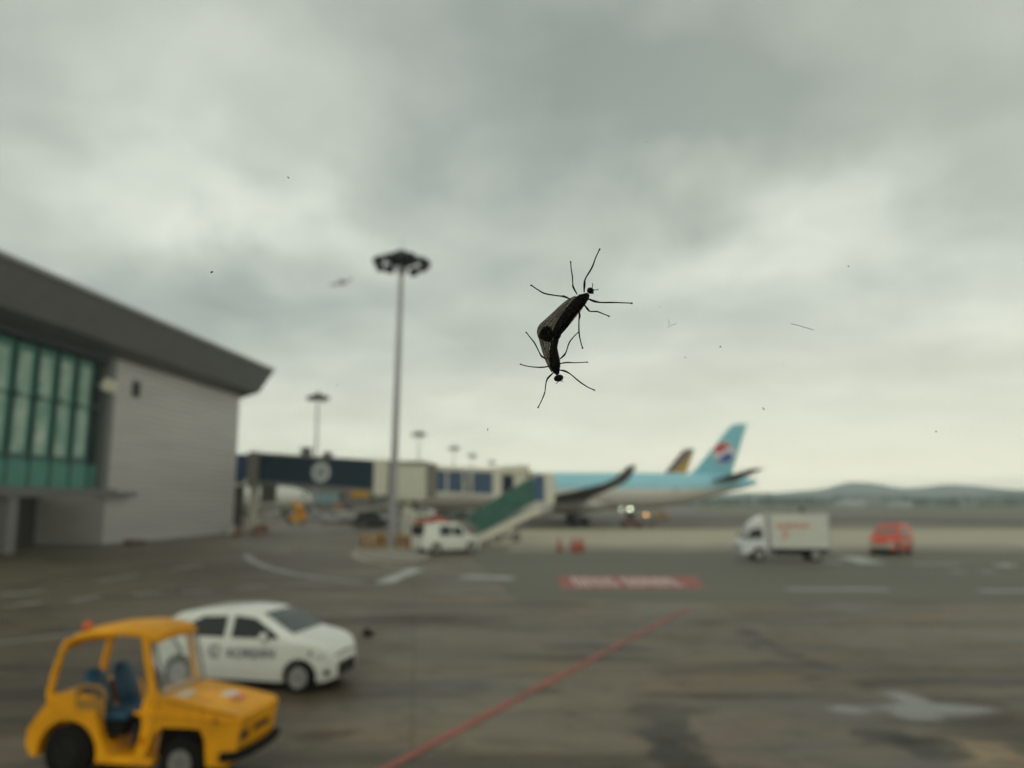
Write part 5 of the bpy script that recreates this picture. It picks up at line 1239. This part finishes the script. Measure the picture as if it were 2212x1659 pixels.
def leg(pts, k_=1.0):
    "radius profile: thin root, stout thigh, slim shin, feet with a small pad"
    n_ = len(pts); prof = {4: [6, 8.5, 6, 5.4], 5: [6, 9.5, 7, 6, 5.4], 6: [6, 11, 6.6, 7.6, 5.8, 5.4]}[n_]
    lift = [1.3]+[1.3*(1-i/(n_-1))+.9*math.sin(math.pi*i/(n_-1)) for i in range(1, n_)]
    out = [(x, y, r_*k_, max(o, .06)) for (x, y), r_, o in zip(pts, prof, lift)]
    x1_, y1_ = pts[-1]; x0_, y0_ = pts[-2]; d = math.hypot(x1_-x0_, y1_-y0_); ux, uy = (x1_-x0_)/d, (y1_-y0_)/d
    out[-1] = (x1_-ux*12, y1_-uy*12, 5.6*k_, .12); out.append((x1_-ux*4, y1_-uy*4, 9.0*k_, .12)); out.append((x1_+ux*5, y1_+uy*5, 6.5*k_, .12)); return out
bug('love_bug', 'larger dark insect on the window, head up, upper one of the joined pair',
    [(806, 492, 16), (798, 500, 26), (775, 522, 42), (742, 548, 58), (700, 592, 62), (655, 645, 61), (610, 705, 60), (570, 762, 60), (540, 808, 54), (515, 850, 46), (508, 890, 38), (505, 915, 26)],
    [(825, 462, 33, 30, .3), (843, 480, 15, 13, .3)],
    [leg([(765, 480), (770, 400), (780, 345), (840, 245), (870, 165), (905, 95)], 1.05), leg([(700, 500), (665, 430), (660, 395), (655, 330), (640, 260), (633, 213)], .9),
     leg([(635, 545), (578, 516), (535, 510), (400, 492), (330, 465), (262, 432)], 1.0), leg([(795, 538), (860, 560), (925, 571), (1010, 575), (1090, 585), (1207, 601)], 1.05),
     leg([(765, 595), (800, 635), (825, 655), (890, 661), (940, 690), (993, 723)], .95), leg([(718, 645), (724, 700), (718, 745), (718, 860), (730, 950), (744, 1020)], .95)],
    [[(838, 448, 4), (846, 420, 3.6), (845, 393, 4)], [(850, 455, 4), (885, 456, 3.6), (899, 450, 4.4)]],
    [([(690, 495), (620, 530), (560, 575), (480, 650), (400, 722), (345, 775), (326, 830), (335, 885), (352, 905), (420, 930), (480, 925), (520, 850), (600, 720), (700, 600)], WING, .0026),
     ([(775, 560), (765, 595), (742, 640), (700, 690), (650, 752), (610, 800), (570, 830), (560, 760), (680, 600)], WING2, .0025)],
    [[[(640, 530), (520, 640), (420, 735), (350, 800)], [(625, 560), (540, 640), (450, 740), (395, 800)], [(600, 600), (520, 700), (470, 770), (440, 850)], [(560, 640), (500, 690), (440, 760)], [(520, 690), (470, 700)], [(480, 740), (430, 735)], [(500, 780), (440, 790)]], []],
    spot=(420, 852, 62, 76, -.15))
bug('love_bug', 'smaller dark insect on the window, head down, lower one of the joined pair',
    [(505, 905, 24), (497, 935, 30), (485, 970, 34), (478, 1010, 38), (480, 1060, 44), (488, 1110, 49), (492, 1155, 52), (497, 1195, 44), (508, 1228, 30), (518, 1252, 16)],
    [(526, 1287, 46, 33, -.25)],
    [leg([(415, 1112), (368, 1082), (345, 1045), (300, 960), (255, 910), (217, 872)], .85), leg([(445, 1173), (385, 1183), (290, 1182), (200, 1173), (163, 1170)], .8),
     leg([(482, 1232), (430, 1280), (408, 1325), (395, 1420), (365, 1500), (329, 1575)], .85), leg([(535, 1213), (585, 1220), (642, 1251), (720, 1320), (800, 1380), (857, 1413)], .9),
     leg([(540, 1152), (605, 1138), (680, 1145), (791, 1151)], .85), leg([(538, 1108), (578, 1070), (600, 1030), (625, 955), (670, 900), (712, 867)], .85)],
    [[(532, 1312, 3.5), (518, 1328, 3), (498, 1340, 3)], [(538, 1312, 3.5), (552, 1319, 3), (569, 1315, 3)]],
    [([(470, 1220), (440, 1175), (405, 1100), (375, 1010), (350, 920), (345, 870), (380, 800), (440, 785), (475, 850), (470, 900), (440, 990), (440, 1080), (460, 1150)], WING, .0031),
     ([(505, 930), (520, 990), (535, 1060), (545, 1120), (542, 1190), (525, 1220), (500, 1150), (495, 1000)], WING2, .0029)],
    [[[(465, 1150), (420, 1060), (385, 950), (370, 870)], [(450, 1100), (420, 1010), (410, 920), (420, 860)], [(440, 1030), (432, 960), (450, 900)], [(395, 1000), (415, 985)]], []])
# specks of dirt and faint scratches on the glass
mb = MB(); rnd = random.Random(11)
def pp(px, py, off=-TH):
    a, b_, c_ = ray(px, py); Y = YB+off; t_ = Y/b_; return Vector((a*t_, Y, H+c_*t_))
u1 = YB/F
for (px, py, r_) in [(457, 588, 2.8), (459, 587, 1.8), (623, 384, 1.9), (621, 382, 1.2), (1053, 446, 1.2), (1396, 307, 1.5), (1365, 466, 1.2), (1833, 575, 1.6), (1932, 610, 1.2), (1556, 749, 1.9), (2022, 932, 1.8), (1053, 929, 1.5), (1054, 926, 1.2), (932, 175, 1.0),
                     (825, 247, 1.3), (729, 832, 1.2), (1480, 772, 1.4), (1692, 787, 1.0), (1425, 663, 1.0), (978, 525, 1.0), (1650, 884, 1.8), (1648, 881, 1.3)]:
    mb.ball(pp(px, py, -TH-.00002), (r_*u1, .00004, r_*.8*u1), 7, 4)
for i in range(120):
    px = rnd.uniform(20, 2190); py = rnd.uniform(20, 1640); mb.ball(pp(px, py, -TH-.00002), (rnd.uniform(.25, .6)*u1,)*3, 6, 4)
tag(mb.build('dust_specks', mat('dirt_speck', (.03, .03, .028), .8)), 'tiny dark dust specks scattered over the window pane', 'dust', kind='stuff')
fb_ = MB().tube([pp(1708, 699, -TH-.00003), pp(1725, 703, -TH-.00003), pp(1742, 708, -TH-.00003), pp(1758, 713, -TH-.00003)], .55*u1, 6).build('fibre', mat('pale_blue_fibre', (.10, .14, .22), .6))
tag(fb_, 'thin bluish fibre stuck to the glass, right of the insects', 'fibre')
fb_ = MB().tube([pp(1444, 690, -TH-.00003), pp(1446, 700, -TH-.00003), pp(1443, 708, -TH-.00003), pp(1452, 702, -TH-.00003), pp(1461, 699, -TH-.00003)], .35*u1, 6).build('fibre', mat('faint_scratch', (.25, .27, .25), .6))
tag(fb_, 'faint kinked grey fibre on the glass just right of the insects', 'fibre')

# ------------------------------------------------------------------ haze
hz = MB().box((500, 2270, 74), (9400, 4680, 150)).build('haze', [])
hm = bpy.data.materials.new('haze_air'); hm.use_nodes = True; tt = hm.node_tree; tt.nodes.clear()
pv = N(tt, 'ShaderNodeVolumePrincipled'); pv.inputs['Color'].default_value = (.84, .96, 1.0, 1); pv.inputs['Density'].default_value = HZ_D
ou = N(tt, 'ShaderNodeOutputMaterial'); tt.links.new(pv.outputs[0], ou.inputs['Volume'])
hz.data.materials.append(hm); tag(hz, 'pale even haze over the airfield', 'haze', kind='stuff')
